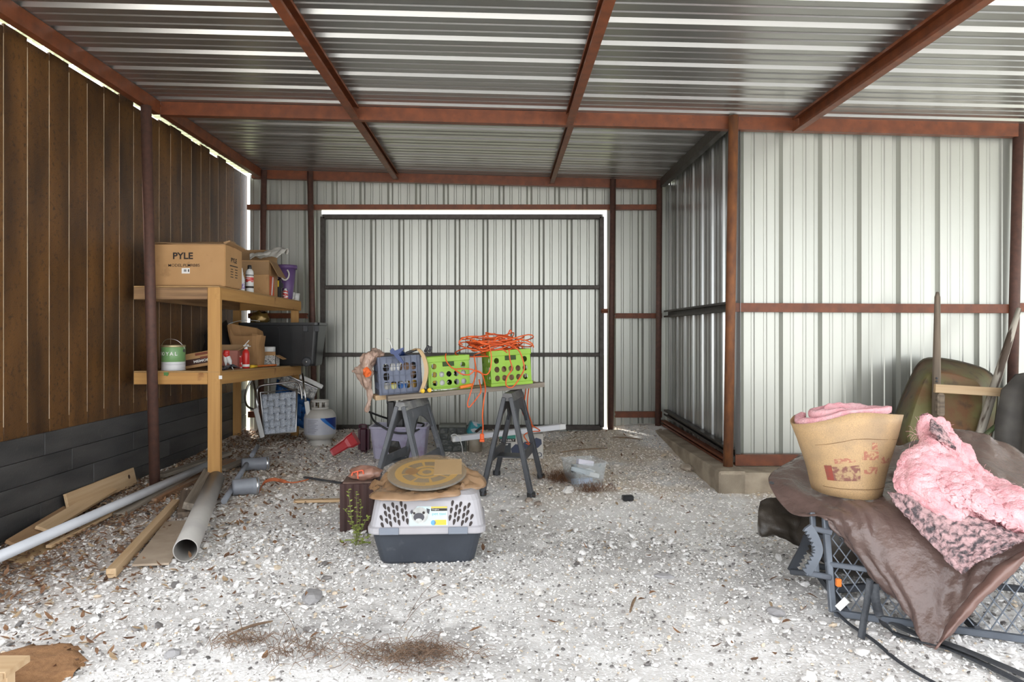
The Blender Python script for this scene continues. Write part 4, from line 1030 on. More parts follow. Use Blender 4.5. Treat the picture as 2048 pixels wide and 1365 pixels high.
for k, (x, y, z) in enumerate(((-.07, -.03, .014), (.02, -.035, .014), (.09, .03, .014))):
    blob('paper_wad', ('leftmost', 'middle', 'rightmost')[k]+' wad of brown paper inside the lime crate under the cord', 'paper', inn(cr3, x, y, z), (.055, .06, .085), MATS['tan paper'], .35, 3, 10+k)
# things lying on top and beside the crates
g = thing('caulking_gun', 'blue caulking gun lying on the blue crate', 'caulking gun', W(795, 708, 5.2))
CB = mat('dark blue paint', (.012, .035, .14), rough=.4)
b = B(); b.prism([(px*.0038-.0038*790, -(py-708)*.0038) for px, py in ((781, 702), (786, 697), (790, 702), (807, 696), (806, 701), (797, 709), (802, 716), (808, 725), (804, 726), (796, 719), (788, 709), (783, 708))], .022, Matrix.Translation(W(790, 708, 5.075)) @ Matrix.Rotation(math.pi/2, 4, 'X')); b.build('grip', CB, g)
b = B(); b.tube(spline([W(786, 702, 5.18), W(782, 690, 5.18), W(778, 680, 5.18), W(773, 678, 5.18)], 4), .003, 6); b.build('rod', CHROME, g)
b = B(); b.tube([W(797, 705, 5.2), W(812, 712, 5.42)], .022, 12); b.build('barrel', CB, g)
TANW = mat('tan laminated wood', (.52, .36, .19), (.45, .30, .15), rough=.5, scale=6)
c = spline([W(826, 701, 5.22), W(836, 698, 5.20), W(847, 713, 5.18), W(853, 738, 5.16), W(850, 762, 5.15), W(842, 785, 5.14)], 6)
b = B(); b.loft([[p+Vector((sx, sy, 0)) for sx, sy in ((-.014, -.02), (.014, -.02), (.014, .02), (-.014, .02))] for p in c], smooth=False); b.build('wooden_bow', TANW, label='curved tan wooden bow leaning between the blue and the lime crate', cat='handle')
for k, px in enumerate((845, 859)):
    t = thing('bar_clamp', ('left' if k == 0 else 'right')+' yellow-ended clamp on the plank before the crates', 'clamp', W(px, 782.5-k*1.5, 5.06+.03*k))
    M = Matrix.Translation(W(px, 782.5-k*1.5, 5.05+.03*k)) @ Matrix.Rotation(-math.pi/2, 4, 'X')
    b = B(); b.lathe([(0, 0), (.014, 0), (.016, .004), (.015, .022), (0, .024)], 16, M); b.build('end_cap', YELP, t)
    b = B(); b.lathe([(.006, .02), (.006, .16), (0, .16)], 10, M); b.box(M @ Vector((0, 0, .10)), (.025, .02, .014)); b.build('shaft', DARKG, t)
t = thing('screwdriver', 'screwdriver with orange handle on the plank before the lime crates', 'screwdriver', W(920, 776, 5.14))
b = B(); p0, p1 = W(920, 775.5, 5.14), W(946, 770, 5.20); b.tube([p0, p0.lerp(p1, .1), p0.lerp(p1, .9), p1], [.009, .013, .013, .009], 10); b.build('grip', ORANGE, t)
b = B(); b.tube([W(895, 780, 5.10), p0], .004, 8); b.build('blade', CHROME, t)
b = B(); b.bar(W(860, 781.5, 5.09), W(900, 779, 5.10), .02, .006); b.build('saw_blade', mat('mottled steel', (.42, .42, .40), (.08, .08, .07), rough=.4, metal=.6, scale=60, lo=.5, hi=.54), label='thin mottled steel blade on the plank before the lime crate', cat='blade')
for k, (a, c) in enumerate((((812, 707), (834, 699)), ((850, 704), (857, 692)), ((859, 704), (862, 694)))):
    b = B(); b.bar(W(*a, 5.24), W(*c, 5.22), .02, .03, up=(0, 1, 0), bevel=.006); b.build('pry_bar', DARKG, label=('long dark tool handle behind the blue crate rim', 'dark tool handle leaning left out of the lime crate', 'short dark tool handle standing beside the leaning one')[k], cat='tool')
# pinkish bag hanging at the left end of the planks
FILM = mat('pinkish plastic film', (.60, .42, .33), (.50, .33, .25), rough=.3, scale=10, alpha=.72, spec=.6)
bagt = thing('plastic_bag', 'pinkish plastic bag with orange content hanging beside the blue crate', 'bag', W(735, 790, 5.22))
R = [[W(740, 706, 5.22), W(752, 697, 5.25), W(765, 702, 5.27), W(770, 712, 5.22)],
     [W(722, 714, 5.16), W(738, 706, 5.13), W(752, 708, 5.14), W(760, 716, 5.2)],
     [W(716, 732, 5.16), W(730, 724, 5.10), W(742, 724, 5.10), W(748, 728, 5.18)],
     [W(706, 742, 5.2), W(726, 746, 5.10), W(738, 748, 5.10), W(746, 750, 5.16)],
     [W(712, 752, 5.2), W(730, 764, 5.14), W(738, 766, 5.14), W(744, 768, 5.16)],
     [W(735, 790, 5.19), W(738, 792, 5.17), W(741, 792, 5.17), W(744, 790, 5.18)],
     [W(728, 822, 5.19), W(732, 826, 5.18), W(735, 826, 5.18), W(739, 820, 5.18)]]
b = B(); b.grid(lump(lump(csurf(R, 12, 9), .016, 22, 2), .007, 70, 3)); b.build('film', FILM, bagt, solid=.0015)
b = B(); t_ = bmesh.new(); bmesh.ops.create_icosphere(t_, subdivisions=2, radius=.036)
for q in t_.verts: q.co *= 1+.55*noise.noise(q.co*70); q.co.x *= .8
b.merge(t_, Matrix.Translation(W(734, 745, 5.07))); b.build('orange_netting', mat('orange net', (.75, .14, .03), rough=.6), bagt)
# tangled orange extension cord
CORD = mat('orange cord', (.78, .13, .022), (.62, .085, .02), rough=.45, scale=10)
cd = thing('extension_cord', 'tangled orange extension cord piled on the lime crates', 'extension cord', W(990, 700, 5.35))
pts = []
for k in range(190):
    a = k*.62; lp = k*.62/(2*math.pi)
    cxp = 990+14*math.sin(lp*1.9); rx = 62*(.72+.28*math.sin(lp*2.7+1)); 
    px = cxp+rx*math.cos(a)+5*math.sin(k*1.7); yy = 5.37+.13*math.sin(a)*(.8+.2*math.cos(lp*3.1))+.015*math.sin(k*2.9)
    py = 709-lp*1.7+5.0*math.sin(lp*5.3)-.05*(px-990)+5*math.cos(a*2+lp*1.7)+2.5*math.sin(k*2.3)
    pts.append(W(px, py-3*(1+math.sin(a)), yy))
b = B(); b.tube(spline(pts, 3), .0048, 6); b.build('coil', CORD, cd)
def strand(P, nm='hanging_loop', closed=False):
    b = B(); b.tube(spline([W(*p) for p in P], 6, closed), .0048, 6, closed); b.build(nm, CORD, cd)
strand([(925, 690, 5.3), (918, 685, 5.28), (928, 676, 5.3), (950, 673, 5.35), (985, 676, 5.35), (1012, 672, 5.3), (1020, 661, 5.28), (1023, 665, 5.28)])
strand([(1000, 690, 5.22), (1040, 680, 5.22), (1062, 686, 5.24), (1067, 695, 5.28)])
strand([(892, 708, 5.19), (891, 716, 5.16), (896, 728, 5.14), (908, 738, 5.13), (925, 738, 5.13), (942, 739, 5.14), (958, 745, 5.15), (972, 750, 5.16), (980, 740, 5.17), (983, 715, 5.18), (978, 690, 5.2)])
strand([(910, 740, 5.13), (922, 748, 5.12), (938, 750, 5.12), (950, 742, 5.13), (962, 746, 5.14), (968, 760, 5.10), (971, 780, 5.0), (968, 800, 4.98), (965, 830, 5.0), (966, 855, 5.02), (964, 872, 5.04)])
strand([(948, 712, 5.2), (952, 745, 5.12), (945, 772, 5.02), (940, 790, 4.99), (935, 808, 4.99), (938, 815, 4.99), (945, 808, 4.99), (955, 795, 4.99), (962, 782, 5.0), (958, 760, 5.10)])
strand([(1030, 695, 5.2), (1040, 705, 5.2), (1048, 730, 5.21), (1046, 745, 5.2), (1030, 770, 5.16), (1020, 776, 5.14), (1012, 770, 5.15), (1014, 755, 5.17), (1024, 738, 5.18), (1020, 720, 5.19), (1018, 700, 5.2)])
strand([(1052, 776, 5.5), (1049, 800, 5.55), (1044, 820, 5.6), (1050, 835, 5.7), (1062, 850, 5.8), (1080, 862, 5.9), (1062, 864, 5.85), (1048, 872, 5.8), (1060, 890, 5.8), (1052, 887, 5.8)])
strand([(1058, 776, 5.5), (1055, 800, 5.55), (1056, 825, 5.6), (1064, 850, 5.75), (1062, 868, 5.8)])
b = B(); p = W(964, 874, 5.04); b.box(p, (.030, .022, .045), bevel=.006); b.box(p+Vector((0, 0, -.028)), (.036, .026, .018), bevel=.004); b.build('plug', CORD, cd)

# --- below the planks
YT = 6.25
lt = thing('storage_box', 'translucent lavender storage box under the left sawhorse', 'storage box', (W(796, 0, YT)[0], YT+.16, gz(-.9, YT)+.01))
LAV = mat('lavender plastic', (.50, .48, .60), (.40, .38, .52), rough=.3, scale=5, alpha=.9, col3=(.30, .22, .34), s3=7, lo3=.55, hi3=.75)
b = B(); b.loft([rrect(.44, .28, 0), rrect(.50, .34, .265), rrect(.52, .36, .27), rrect(.52, .36, .285), rrect(.48, .32, .285), rrect(.42, .26, .01)], caps=False, smooth=False); b.f([b.v(p) for p in rrect(.43, .27, .006)]); b.build('body', LAV, lt, local=True)
t = thing('nail_gun', 'black power tool with yellow trigger standing in the lavender box', 'power tool', WM[lt] @ Vector((-.03, 0, .15)))
b = B(); b.box((-.05, 0, .20), (.07, .10, .30), bevel=.012); b.box((.03, 0, .16), (.07, .09, .22), bevel=.012); b.box((-.07, -.02, .36), (.04, .05, .08), bevel=.008); b.build('housing', BLACKP, t, local=True)
b = B(); b.tube(spline([(-.03, -.06, .16), (-.02, -.07, .20), (.01, -.06, .22), (.02, -.06, .18)], 4), .012, 8); b.build('trigger', mat('lime yellow', (.55, .55, .04), rough=.5), t, local=True)
b = B(); b.lathe([(0, .24), (.026, .24), (.028, .245), (.028, .33), (0, .335)], 16, Matrix.Translation((.055, -.03, 0))); b.build('roll', mat('pinkish roll', (.48, .34, .30), rough=.7), t, local=True)
b = B(); b.tube(spline([WM[lt] @ Vector(p) for p in ((-.25, -.10, .40), (-.20, -.17, .33), (-.05, -.20, .25), (.05, -.2, .235), (.15, -.2, .25), (.22, -.1, .30), (.10, .05, .30), (-.1, .03, .33), (-.25, -.08, .40))], 6, True), .009, 8, True); b.build('black_hose', BLACKP, label='black hose looped over the rim of the lavender box', cat='hose')
t = thing('tool_case', 'bright red tapered plastic case lying in front of the gate', 'case', G(690, 912))
RC = mat('red plastic', (.42, .020, .025), (.34, .015, .02), rough=.35, scale=8)
a, c = W(664, 906, 6.02), W(712, 876, 6.15)
rg = []
for s_, hw, ht in ((0, .028, .03), (.06, .034, .034), (.62, .040, .038), (.75, .058, .048), (1, .062, .05)):
    p = a.lerp(c, s_); u = Vector((-(c-a).z, 0, (c-a).x)).normalized()
    rg.append([p+u*hw*x+Vector((0, ht*y, 0)) for x, y in ((-1, -.6), (-.7, -1), (.7, -1), (1, -.6), (1, .6), (.7, 1), (-.7, 1), (-1, .6))])
b = B(); b.loft(rg, smooth=False); b.build('shell', RC, t)
b = B(); b.bar(a.lerp(c, .25)+Vector((-.01, -.02, .042)), a.lerp(c, .85)+Vector((-.012, -.02, .06)), .008, .006); b.build('seam_strip', mat('pale strip', (.55, .3, .28), rough=.5), t)
t = thing('tool_case', 'dark maroon rounded case standing beside the lavender box', 'case', G(726, 908))
b = B(); b.M = WM[t]; b.box((0, .06, .125), (.105, .12, .25), bevel=.03, seg=3); b.build('shell', mat('maroon plastic', (.065, .014, .028), (.085, .02, .036), rough=.4, scale=8), t)
b = B(); b.M = WM[t]; b.tube(spline([(-.03, .0, .235), (-.028, -.01, .265), (.028, -.01, .265), (.03, .0, .235)], 4), .008, 8); b.build('handle', MATS['maroon plastic'], t)
b = B(); b.bar(G(796, 920, .02), W(785, 888, 5.75), .10, .05, up=(0, 1, 0), bevel=.004); b.build('black_case', mat('scuffed black', (.030, .030, .028), (.08, .078, .07), rough=.6, scale=30, lo=.55, hi=.7), label='scuffed black plastic case leaning behind the left sawhorse leg', cat='case')
# parts cabinet with small drawers
g = G(905, 906); pcab = thing('parts_cabinet', 'dusty grey small parts cabinet with clear drawers under the planks', 'cabinet', (g.x, g.y, g.z+.005), .03)
CABM = mat('dusty cabinet', (.17, .18, .15), (.11, .115, .10), rough=.6, scale=10)
DRW = mat('smoky drawer', (.055, .062, .06), (.13, .135, .125), rough=.25, scale=22, lo=.5, hi=.62)
b = B(); b.box((0, .09, .125), (.255, .15, .25), bevel=.006); b.build('body', CABM, pcab, local=True)
for r in range(4):
    n = 3 if r > 1 else 2
    for k in range(n):
        wd = .235/n; b = B(); b.box((-.1175+wd*(k+.5), .010, .034+r*.054+.0), (wd-.006, .02, .048), bevel=.003); o = b.build('drawer', DRW, pcab, local=True)
        b = B(); b.box((-.1175+wd*(k+.5), -.003, .026+r*.054), (.02, .008, .006)); b.build('pull', CABM, o, local=True)
b = B(); b.box((0, .0, .238), (.25, .02, .02), bevel=.003); b.build('front_lip', CABM, pcab, local=True)
# teal package
t = thing('wipes_package', 'teal and white package lying tilted behind the parts cabinet', 'package', W(945, 868, 6.55), rot=Matrix.Rotation(.35, 3, 'Y') @ Matrix.Rotation(.2, 3, 'Z'))
b = B(); b.box((.0, 0, .05), (.12, .09, .12), bevel=.012); b.build('box', mat('teal print', (.03, .24, .28), (.45, .47, .50), rough=.4, scale=14, lo=.5, hi=.53), t, local=True)
b = B(); b.tube([(.01, -.05, .03), (.05, -.05, .09)], .012, 8); b.build('printed_mark', INK, t, local=True)
g = G(950, 905); can('plastic_jug', 'milky plastic jug beside the parts cabinet', 'jug', g.x, g.y+.05, g.z, .06, .2, (('body', mat('milky plastic', (.46, .41, .33), (.33, .28, .21), rough=.4, scale=9), [(0, 0), (.06, 0), (.065, .01), (.065, .11), (.05, .15), (.022, .175), (.02, .19)]), ('cap', WHITE, [(.021, .185), (.023, .187), (.023, .205), (0, .206)])))
t = thing('shop_light', 'long white tube light fixture lying across the boxes', 'light fixture', W(1015, 866, 6.0))
a, c = W(908, 878, 5.86), W(1128, 853, 6.2)
b = B(); b.bar(a, c, .07, .045, bevel=.005); b.build('housing', mat('white enamel', (.62, .63, .66), rough=.35), t)
for e0, e1 in ((a+Vector((-.02, 0, 0)), a+(c-a)*.06), (c-(c-a)*.06, c+Vector((.004, 0, 0)))): b = B(); b.bar(e0, e1, .074, .05, bevel=.006); b.build('end_cap', WHITE, t)
b = B(); b.tube(spline([W(908, 877, 5.82), W(902, 872, 5.8), W(910, 869, 5.8), W(918, 876, 5.79), W(924, 893, 5.78), W(926, 908, 5.7), G(935, 920, .006)], 5), .0035, 6); b.build('power_lead', WHITE, t)
# printed pump box
g = G(1042, 919); eb = thing('cardboard_box', 'white printed EVERBILT pump box under the right sawhorse', 'box', (g.x, g.y+.10, g.z+.003), .02)
b = B(); b.box((0, 0, .11), (.385, .20, .22), bevel=.004); b.build('carton', mat('dusty white carton', (.60, .58, .53), (.50, .47, .42), rough=.7, scale=6), eb, local=True)
bx = lambda nm, x, z, sx, sz, m, y=-.1012: (lambda b: (b.box((x, y, z), (sx, .0015, sz)), b.build(nm, m, eb, local=True))[1])(B())
TEAL = mat('teal print band', (.06, .36, .28), rough=.5)
bx('printed_band', -.12, .195, .14, .035, TEAL); bx('printed_band', -.12, .163, .14, .028, INK); bx('printed_band', -.14, .095, .10, .09, mat('charcoal print', (.04, .045, .05), rough=.6))
DBL = mat('dark blue print', (.035, .045, .085), rough=.5)
b = B(); FM = Matrix.Translation((0, -.1015, 0)) @ Matrix.Rotation(math.pi/2, 4, 'X')
b.prism([(.085, .08), (.10, .165), (.13, .185), (.175, .17), (.18, .13), (.15, .10), (.12, .085)], .0015, FM); b.prism([(-.08, .03), (-.09, .09), (-.05, .13), (.0, .12), (.03, .15), (.085, .15), (.08, .10), (.02, .08), (.01, .04)], .0015, FM); b.build('printed_pump', DBL, eb, local=True)
b = B(); b.lathe([(.015, 0), (.021, 0), (.021, .001), (.015, .001)], 20, Matrix.Translation((.16, -.1015, .035)) @ Matrix.Rotation(math.pi/2, 4, 'X')); b.build('printed_seal', DBL, eb, local=True)
TM = lambda x, z: WM[eb] @ Matrix.Translation((x, -.1025, z)) @ Matrix.Rotation(math.pi/2, 4, 'X')
text('EVERBILT', TM(-.12, .163), .017, PAPER, eb, .12, bold=.02); text('1/4 HP', TM(-.14, .125), .014, PAPER, eb, bold=.02)
# clear bin with scraps at the right
g = G(1180, 977); cb = thing('clear_bin', 'clear plastic bin full of scraps on the gravel', 'bin', (g.x-.03, g.y+.15, g.z+.004), .22)
CLEAR = mat('clear plastic', (.62, .68, .70), rough=.12, alpha=.20, spec=.7)
b = B(); b.loft([rrect(.22, .26, 0, .02), rrect(.26, .31, .165, .025), rrect(.285, .335, .168, .025), rrect(.285, .335, .176, .025), rrect(.255, .305, .176, .02), rrect(.215, .255, .006, .02)], caps=False, smooth=False); b.f([b.v(p) for p in rrect(.22, .26, .003, .02)]); b.build('body', CLEAR, cb, local=True)
for k, (x, y, z, sx, sy, sz, r, m, lb) in enumerate(((-.03, -.05, .03, .13, .10, .04, .3, mat('steel blue foil', (.28, .32, .42), rough=.35, metal=.3), 'grey foil packet at the bottom of the clear bin'),
        (.05, -.06, .075, .10, .03, .03, -.4, PAPER, 'white hardware packet leaning in the clear bin'), (.02, .02, .085, .16, .07, .012, .5, WHITE, 'white plastic strip crossing the clear bin'),
        (.04, .08, .14, .13, .05, .04, .1, mat('pale card', (.62, .60, .66), rough=.6), 'pale card box at the top of the clear bin'), (-.05, .07, .10, .03, .05, .06, .2, BLACKP, 'small black part standing in the clear bin'), (-.02, -.03, .10, .15, .12, .03, .8, mat('bubble film', (.50, .56, .60), rough=.25), 'crumpled film in the clear bin'))):
    b = B(); b.M = WM[cb]; b.box((x, y, z), (sx, sy, sz), rot=(.15*(k % 3-1), .2*(k % 2), r), bevel=.004); b.build('scrap_packet', m, label=lb, cat='packet')
b = B(); b.M = Matrix.Translation(G(1257, 1003)) @ Matrix.Rotation(.1, 4, 'Z'); b.box((0, .02, .018), (.075, .05, .035), bevel=.006); b.build('black_block', BLACKP, label='small black plastic block alone on the gravel at the right', cat='block')

# ---------------------------------------------------------------- pet carrier
CY = 3.92; cx0 = W(852, 0, 3.72)[0]
pet = thing('pet_carrier', 'grey and black plastic pet carrier standing on the gravel', 'pet carrier', (cx0, CY-.06, gz(cx0, CY)+.004), .05)
SHELL = mat('light grey plastic', (.47, .45, .47), (.41, .40, .42), rough=.4, scale=5)
TUB = mat('charcoal tub', (.050, .058, .072), (.036, .042, .054), rough=.5, scale=6, col3=(.10, .105, .115), s3=18, lo3=.65, hi3=.85)
b = B(); b.loft([rrect(.47, .32, .0, .05), rrect(.49, .335, .012, .05), rrect(.565, .395, .165, .05), rrect(.58, .41, .17, .05)], smooth=False); b.build('bottom_tub', TUB, pet, local=True)
b = B(); b.loft([rrect(.60, .43, .165, .05), rrect(.605, .435, .172, .05), rrect(.605, .435, .196, .05), rrect(.585, .415, .203, .05), rrect(.545, .36, .325, .06), rrect(.52, .33, .352, .06), rrect(.46, .27, .366, .06)], smooth=False); b.build('top_shell', SHELL, pet, local=True)
LATCH = mat('grey latch', (.22, .245, .29), rough=.45)
for x in (-.19, .16):
    for s in (-1, 1):
        b = B(); b.box((x, s*.219, .183), (.10, .012, .036), bevel=.003); b.build('latch', LATCH, pet, local=True)
# front of the shell: y from -.2075 at z=.203 to -.18 at z=.325
sl_ = math.atan2(.0275, .122)
FP = Matrix.Translation((0, -.2083, .203)) @ Matrix.Rotation(math.pi/2-sl_, 4, 'X')
VENT = mat('vent hole shade', (.035, .025, .022), rough=.7)  # dark plates laid on the shell, painting the shade of the vent holes
for s in (-1, 1):
    for i in range(7):
        for j in range(3):
            x = s*(.098+.021*i+.006*j); z = .026+.036*j+.018*(i % 2)-.003*i
            if x*s > .235 or z > .118: continue
            if s > 0 and x < .118: continue
            b = B(); a = -s*(.12+.05*i); pts_ = []
            for k in range(10):
                th = 2*math.pi*k/10; rr = .0074*(1 if math.sin(th) > 0 else .9); px, pz = rr*math.cos(th)*(1+.35*math.sin(th)), .0165*math.sin(th)
                pts_.append((x+px*math.cos(a)-pz*math.sin(a), z+px*math.sin(a)+pz*math.cos(a)))
            b.prism(pts_, .0008, FP); b.build('vent_slot_shade', VENT, pet, local=True)
# sticker with a dog picture
b = B(); b.prism([(-.088, .004), (.108, .004), (.104, .098), (-.088+.04, .100), (-.088, .06)], .0012, FP @ Matrix.Translation((-.0, 0, .001))); st_ = b.build('sticker', mat('pale aqua sticker', (.58, .72, .72), (.50, .66, .68), rough=.4, scale=12), pet, local=True)
sp = lambda pts_, m, nm, k=.0024: (lambda b: (b.prism(pts_, .0006, FP @ Matrix.Translation((0, 0, k))), b.build(nm, m, st_, local=True))[1])(B())
ell = lambda x, z, rx, rz, n=16: [(x+rx*math.cos(2*math.pi*k/n), z+rz*math.sin(2*math.pi*k/n)) for k in range(n)]
sp([(.022, .09), (.104, .09), (.104, .098), (.022, .098)], YELP, 'printed_band'); sp([(.022, .076), (.104, .076), (.104, .089), (.022, .089)], INK, 'printed_band'); sp([(.040, .006), (.100, .006), (.100, .032), (.040, .032)], YELP, 'printed_band')
sp(ell(.034, .018, .013, .013), mat('sticker blue', (.12, .35, .60), rough=.5), 'printed_seal')
FUR = mat('printed fur', (.42, .43, .41), (.55, .56, .54), rough=.6, scale=40); sp(ell(-.035, .055, .044, .042), FUR, 'dog_picture')
sp(ell(-.040, .046, .028, .022), mat('dark muzzle', (.06, .06, .07), rough=.6), 'dog_picture', .003); sp(ell(-.040, .030, .017, .010), FUR, 'dog_picture', .0036); sp(ell(-.064, .066, .006, .006), INK, 'dog_picture', .0036); sp(ell(-.016, .068, .007, .007), INK, 'dog_picture', .0036)
sp([(-.002, .09), (.016, .085), (.012, .06), (.002, .068)], MATS['dark muzzle'], 'dog_picture', .003); sp([(-.075, .085), (-.068, .07), (-.08, .06), (-.084, .075)], MATS['dark muzzle'], 'dog_picture', .003)
text('pet taxi', WM[pet] @ FP @ Matrix.Translation((.063, .060, .0026)), .017, mat('sticker teal ink', (.10, .38, .42), rough=.5), pet, .07)
text('Dogloo', WM[pet] @ FP @ Matrix.Translation((.045, .0825, .0032)), .008, PAPER, pet, .035)
# bag with abrasive disc lying on the carrier
AMBER = mat('amber film', (.46, .29, .165), (.34, .20, .105), rough=.22, scale=9, alpha=.78, spec=.7)
zt_ = WM[pet].translation.z+.372
dc = Vector((W(854, 0, 3.86)[0], 3.86, zt_+.062)); dt = Euler((math.radians(13), math.radians(-2), .1)).to_matrix().to_4x4(); DM = Matrix.Translation(dc) @ dt
dsk = thing('grinding_disc', 'large grey grinding disc with yellow label inside the amber bag', 'disc', dc, rot=dt.to_3x3())
b = B(); b.lathe([(0, -.008), (.20, -.008), (.212, -.003), (.212, .003), (.20, .007), (0, .007)], 48); b.build('disc', mat('abrasive grey', (.20, .18, .15), (.15, .135, .115), rough=.75, scale=60), dsk, local=True)
YLB = mat('ochre label', (.56, .36, .085), (.50, .31, .07), rough=.5, scale=8)
def ring(b, r0, r1, a0, a1, z, n=40): b.grid([[(r*math.cos(a), r*math.sin(a), z) for r in (r0, r1)] for a in (a0+(a1-a0)*k/n for k in range(n+1))])
b = B(); ring(b, .135, .172, 0, 2*math.pi, .0078, 56); ring(b, .062, .084, 0, 2*math.pi, .0078); ring(b, .025, .05, 0, 2*math.pi, .0078)
for k in range(8): ring(b, .084, .135, k*.785+.1, k*.785+.22, .0078, 3)
b.build('label_print', YLB, dsk, local=True)
b = B(); b.box((.115, .05, .0092), (.15, .20, .002), rot=(0, 0, -.05)); b.build('card', mat('manila card', (.56, .40, .22), (.50, .35, .185), rough=.6, scale=8), dsk, local=True)
b = B(); b.prism([(-.12, .0), (-.09, -.03), (-.06, -.02), (-.04, .02), (-.06, .05), (-.09, .06), (-.11, .04)], .001, Matrix.Translation((0, 0, .0085))); b.build('stain', mat('brown stain', (.20, .075, .012), rough=.3), dsk, local=True)
text('TYPE', DM @ Matrix.Translation((-.03, -.152, .0082)) @ Matrix.Rotation(-.1, 4, 'Z'), .014, mat('grey ink', (.20, .18, .15), rough=.7), dsk, bold=.02)
bgp = thing('plastic_bag', 'amber plastic bag spread over the top of the pet carrier', 'bag', (dc.x, dc.y, zt_))
rings = []
for s_, dz in ((.01, -.024), (.7, -.026), (1.0, -.024), (1.06, -.024), (1.12, -.03), (1.18, -.038), (1.24, -.05), (1.30, -.06), (1.36, -.07), (1.42, -.08)):
    rg = []
    for k in range(96):
        a = 2*math.pi*k/96; r = .213*s_
        if s_ > 1:
            r = .213*(1+(s_-1)*(.28+1.0*max(0, math.cos(a-.15))**10+1.0*max(0, math.cos(a-3.6))**3+.5*max(0, math.cos(a-4.4))**6+.8*noise.noise(Vector((math.cos(a)*2, math.sin(a)*2, 1)))))
        p = DM @ Vector((r*math.cos(a), r*math.sin(a), 0)); 
        wob = .045*noise.noise(Vector((math.cos(a)*6, math.sin(a)*6, s_*5)))*(1 if s_ > 1 else 0)
        p = Vector((p.x, p.y, max(p.z+dz+wob, zt_+.004-.16*max(0, s_-1.27))))
        rg.append(p)
    rings.append(rg)
rings = lump(rings, .007, 16, 3); rings = lump(rings, .004, 40, 4)
b = B(); b.loft(rings, caps=False); b.build('film', AMBER, bgp, solid=.0015)
CLR = mat('amber cover film', (.60, .40, .20), rough=.15, alpha=.34, spec=.8)
P = []
for i in range(7):
    row = []
    for k in range(40):
        a = 2*math.pi*k/39; r = .218*i/6
        row.append(DM @ Vector((r*math.cos(a), r*math.sin(a), .0135+.004*noise.noise(Vector((r*30*math.cos(a), r*30*math.sin(a), 3))))))
    P.append(row)
b = B(); b.grid(P); b.build('film', CLR, bgp, label='clear amber film over the disc')
# timber block and bag left of the carrier
g = G(712, 1066); tb = thing('timber_block', 'dark reddish timber block standing left of the pet carrier', 'block', (g.x, g.y+.13, g.z))
DKT = mat('creosote timber', (.085, .042, .036), (.035, .020, .019), rough=.8, scale=6, st=(5, 5, .5), lo=.3, hi=.7, bump=.4)
b = B(); n = 14; o_ = []
for k in range(4*n):
    sd, u = divmod(k, n); u = u/n; gq = .006*(k % 3 == 0)+.003*math.sin(k*2.3)
    o_.append(((-.10+.2*u, -.12+gq), (.10-gq, -.12+.24*u), (.10-.2*u, .12-gq), (-.10+gq, .12-.24*u))[sd])
b.prism(o_, .285); b.build('block', DKT, tb, local=True)
b = B(); b.box((-.01, 0, .287), (.17, .20, .01), rot=(0, 0, .1), bevel=.003); b.build('pale_top', mat('cut timber top', (.20, .13, .10), (.13, .08, .065), rough=.8, scale=20), tb, local=True)
rb = thing('plastic_bag', 'small clear bag with orange print on the timber block', 'bag', (g.x, g.y+.13, g.z+.292))
t_ = bmesh.new(); bmesh.ops.create_icosphere(t_, subdivisions=3, radius=1)
for q in t_.verts:
    k = 1+.3*noise.fractal(q.co*2.3, 1, 2, 3); q.co = Vector((q.co.x*.095, q.co.y*.08, max(q.co.z, -.8)*.045))*k
b = B(); b.merge(t_, WM[rb] @ Matrix.Translation((.03, 0, .036))); b.build('film', mat('rosy film', (.45, .25, .19), (.34, .17, .12), rough=.3, scale=14, spec=.7), rb, smooth=True)
for a, c in (((-.025, -.075, .055), (.03, -.077, .068)), ((.0, -.078, .064), (.004, -.086, .02)), ((-.03, -.078, .055), (-.035, -.083, .035)), ((.03, -.077, .068), (.036, -.08, .045))):
    b = B(); b.M = WM[rb]; b.bar(a, c, .007, .012, up=(0, -1, .2)); b.build('printed_mark', mat('orange print ink', (.72, .09, .02), rough=.5), rb)
# ================================================================ RIGHT SIDE
TARP = mat('brown tarp', (.160, .105, .091), (.115, .075, .064), rough=.24, scale=5, lo=.3, hi=.7, bump=.35, bscale=60, spec=.6)
TARPD = mat('dark tarp', (.055, .044, .034), (.030, .024, .018), rough=.4, scale=6, bump=.2, bscale=60)
STAND = mat('grey painted steel', (.15, .17, .20), (.115, .13, .155), rough=.4, metal=.2, scale=10)
STRAP = mat('black webbing', (.030, .033, .040), (.050, .055, .062), rough=.6, scale=90)
# --- wheelbarrow standing on its nose against the wall, underside to the viewer
wbw = thing('wheelbarrow', 'old rusty green wheelbarrow upended against the right wall', 'wheelbarrow', W(1900, 900, 5.1))
RG = mat('rusty green paint', (.150, .135, .050), (.16, .075, .030), rough=.6, scale=4.5, lo=.38, hi=.60, col3=(.065, .038, .022), s3=10, lo3=.56, hi3=.72, bump=.15, bscale=50)
GRN = mat('green paint', (.10, .19, .07), (.20, .20, .12), rough=.55, scale=12)
rim = [(1782, 880), (1800, 808), (1822, 757), (1836, 731), (1856, 718), (1900, 721), (1950, 733), (1975, 744), (1990, 762), (1994, 800), (1985, 860), (1960, 930), (1880, 950), (1810, 935)]
flo = [(1818, 868), (1830, 815), (1844, 776), (1853, 757), (1866, 748), (1900, 750), (1935, 759), (1953, 766), (1962, 780), (1964, 806), (1958, 855), (1942, 905), (1880, 918), (1836, 905)]
R0 = [W(x, y, 5.36-.0006*(y-718)) for x, y in rim]; R1 = [W(x, y, 5.08-.0012*(y-748)) for x, y in flo]
R0 = spline(R0, 3, True); R1 = spline(R1, 3, True); Rm = [a.lerp(c, .88)+Vector((0, .02, 0)) for a, c in zip(R0, R1)]
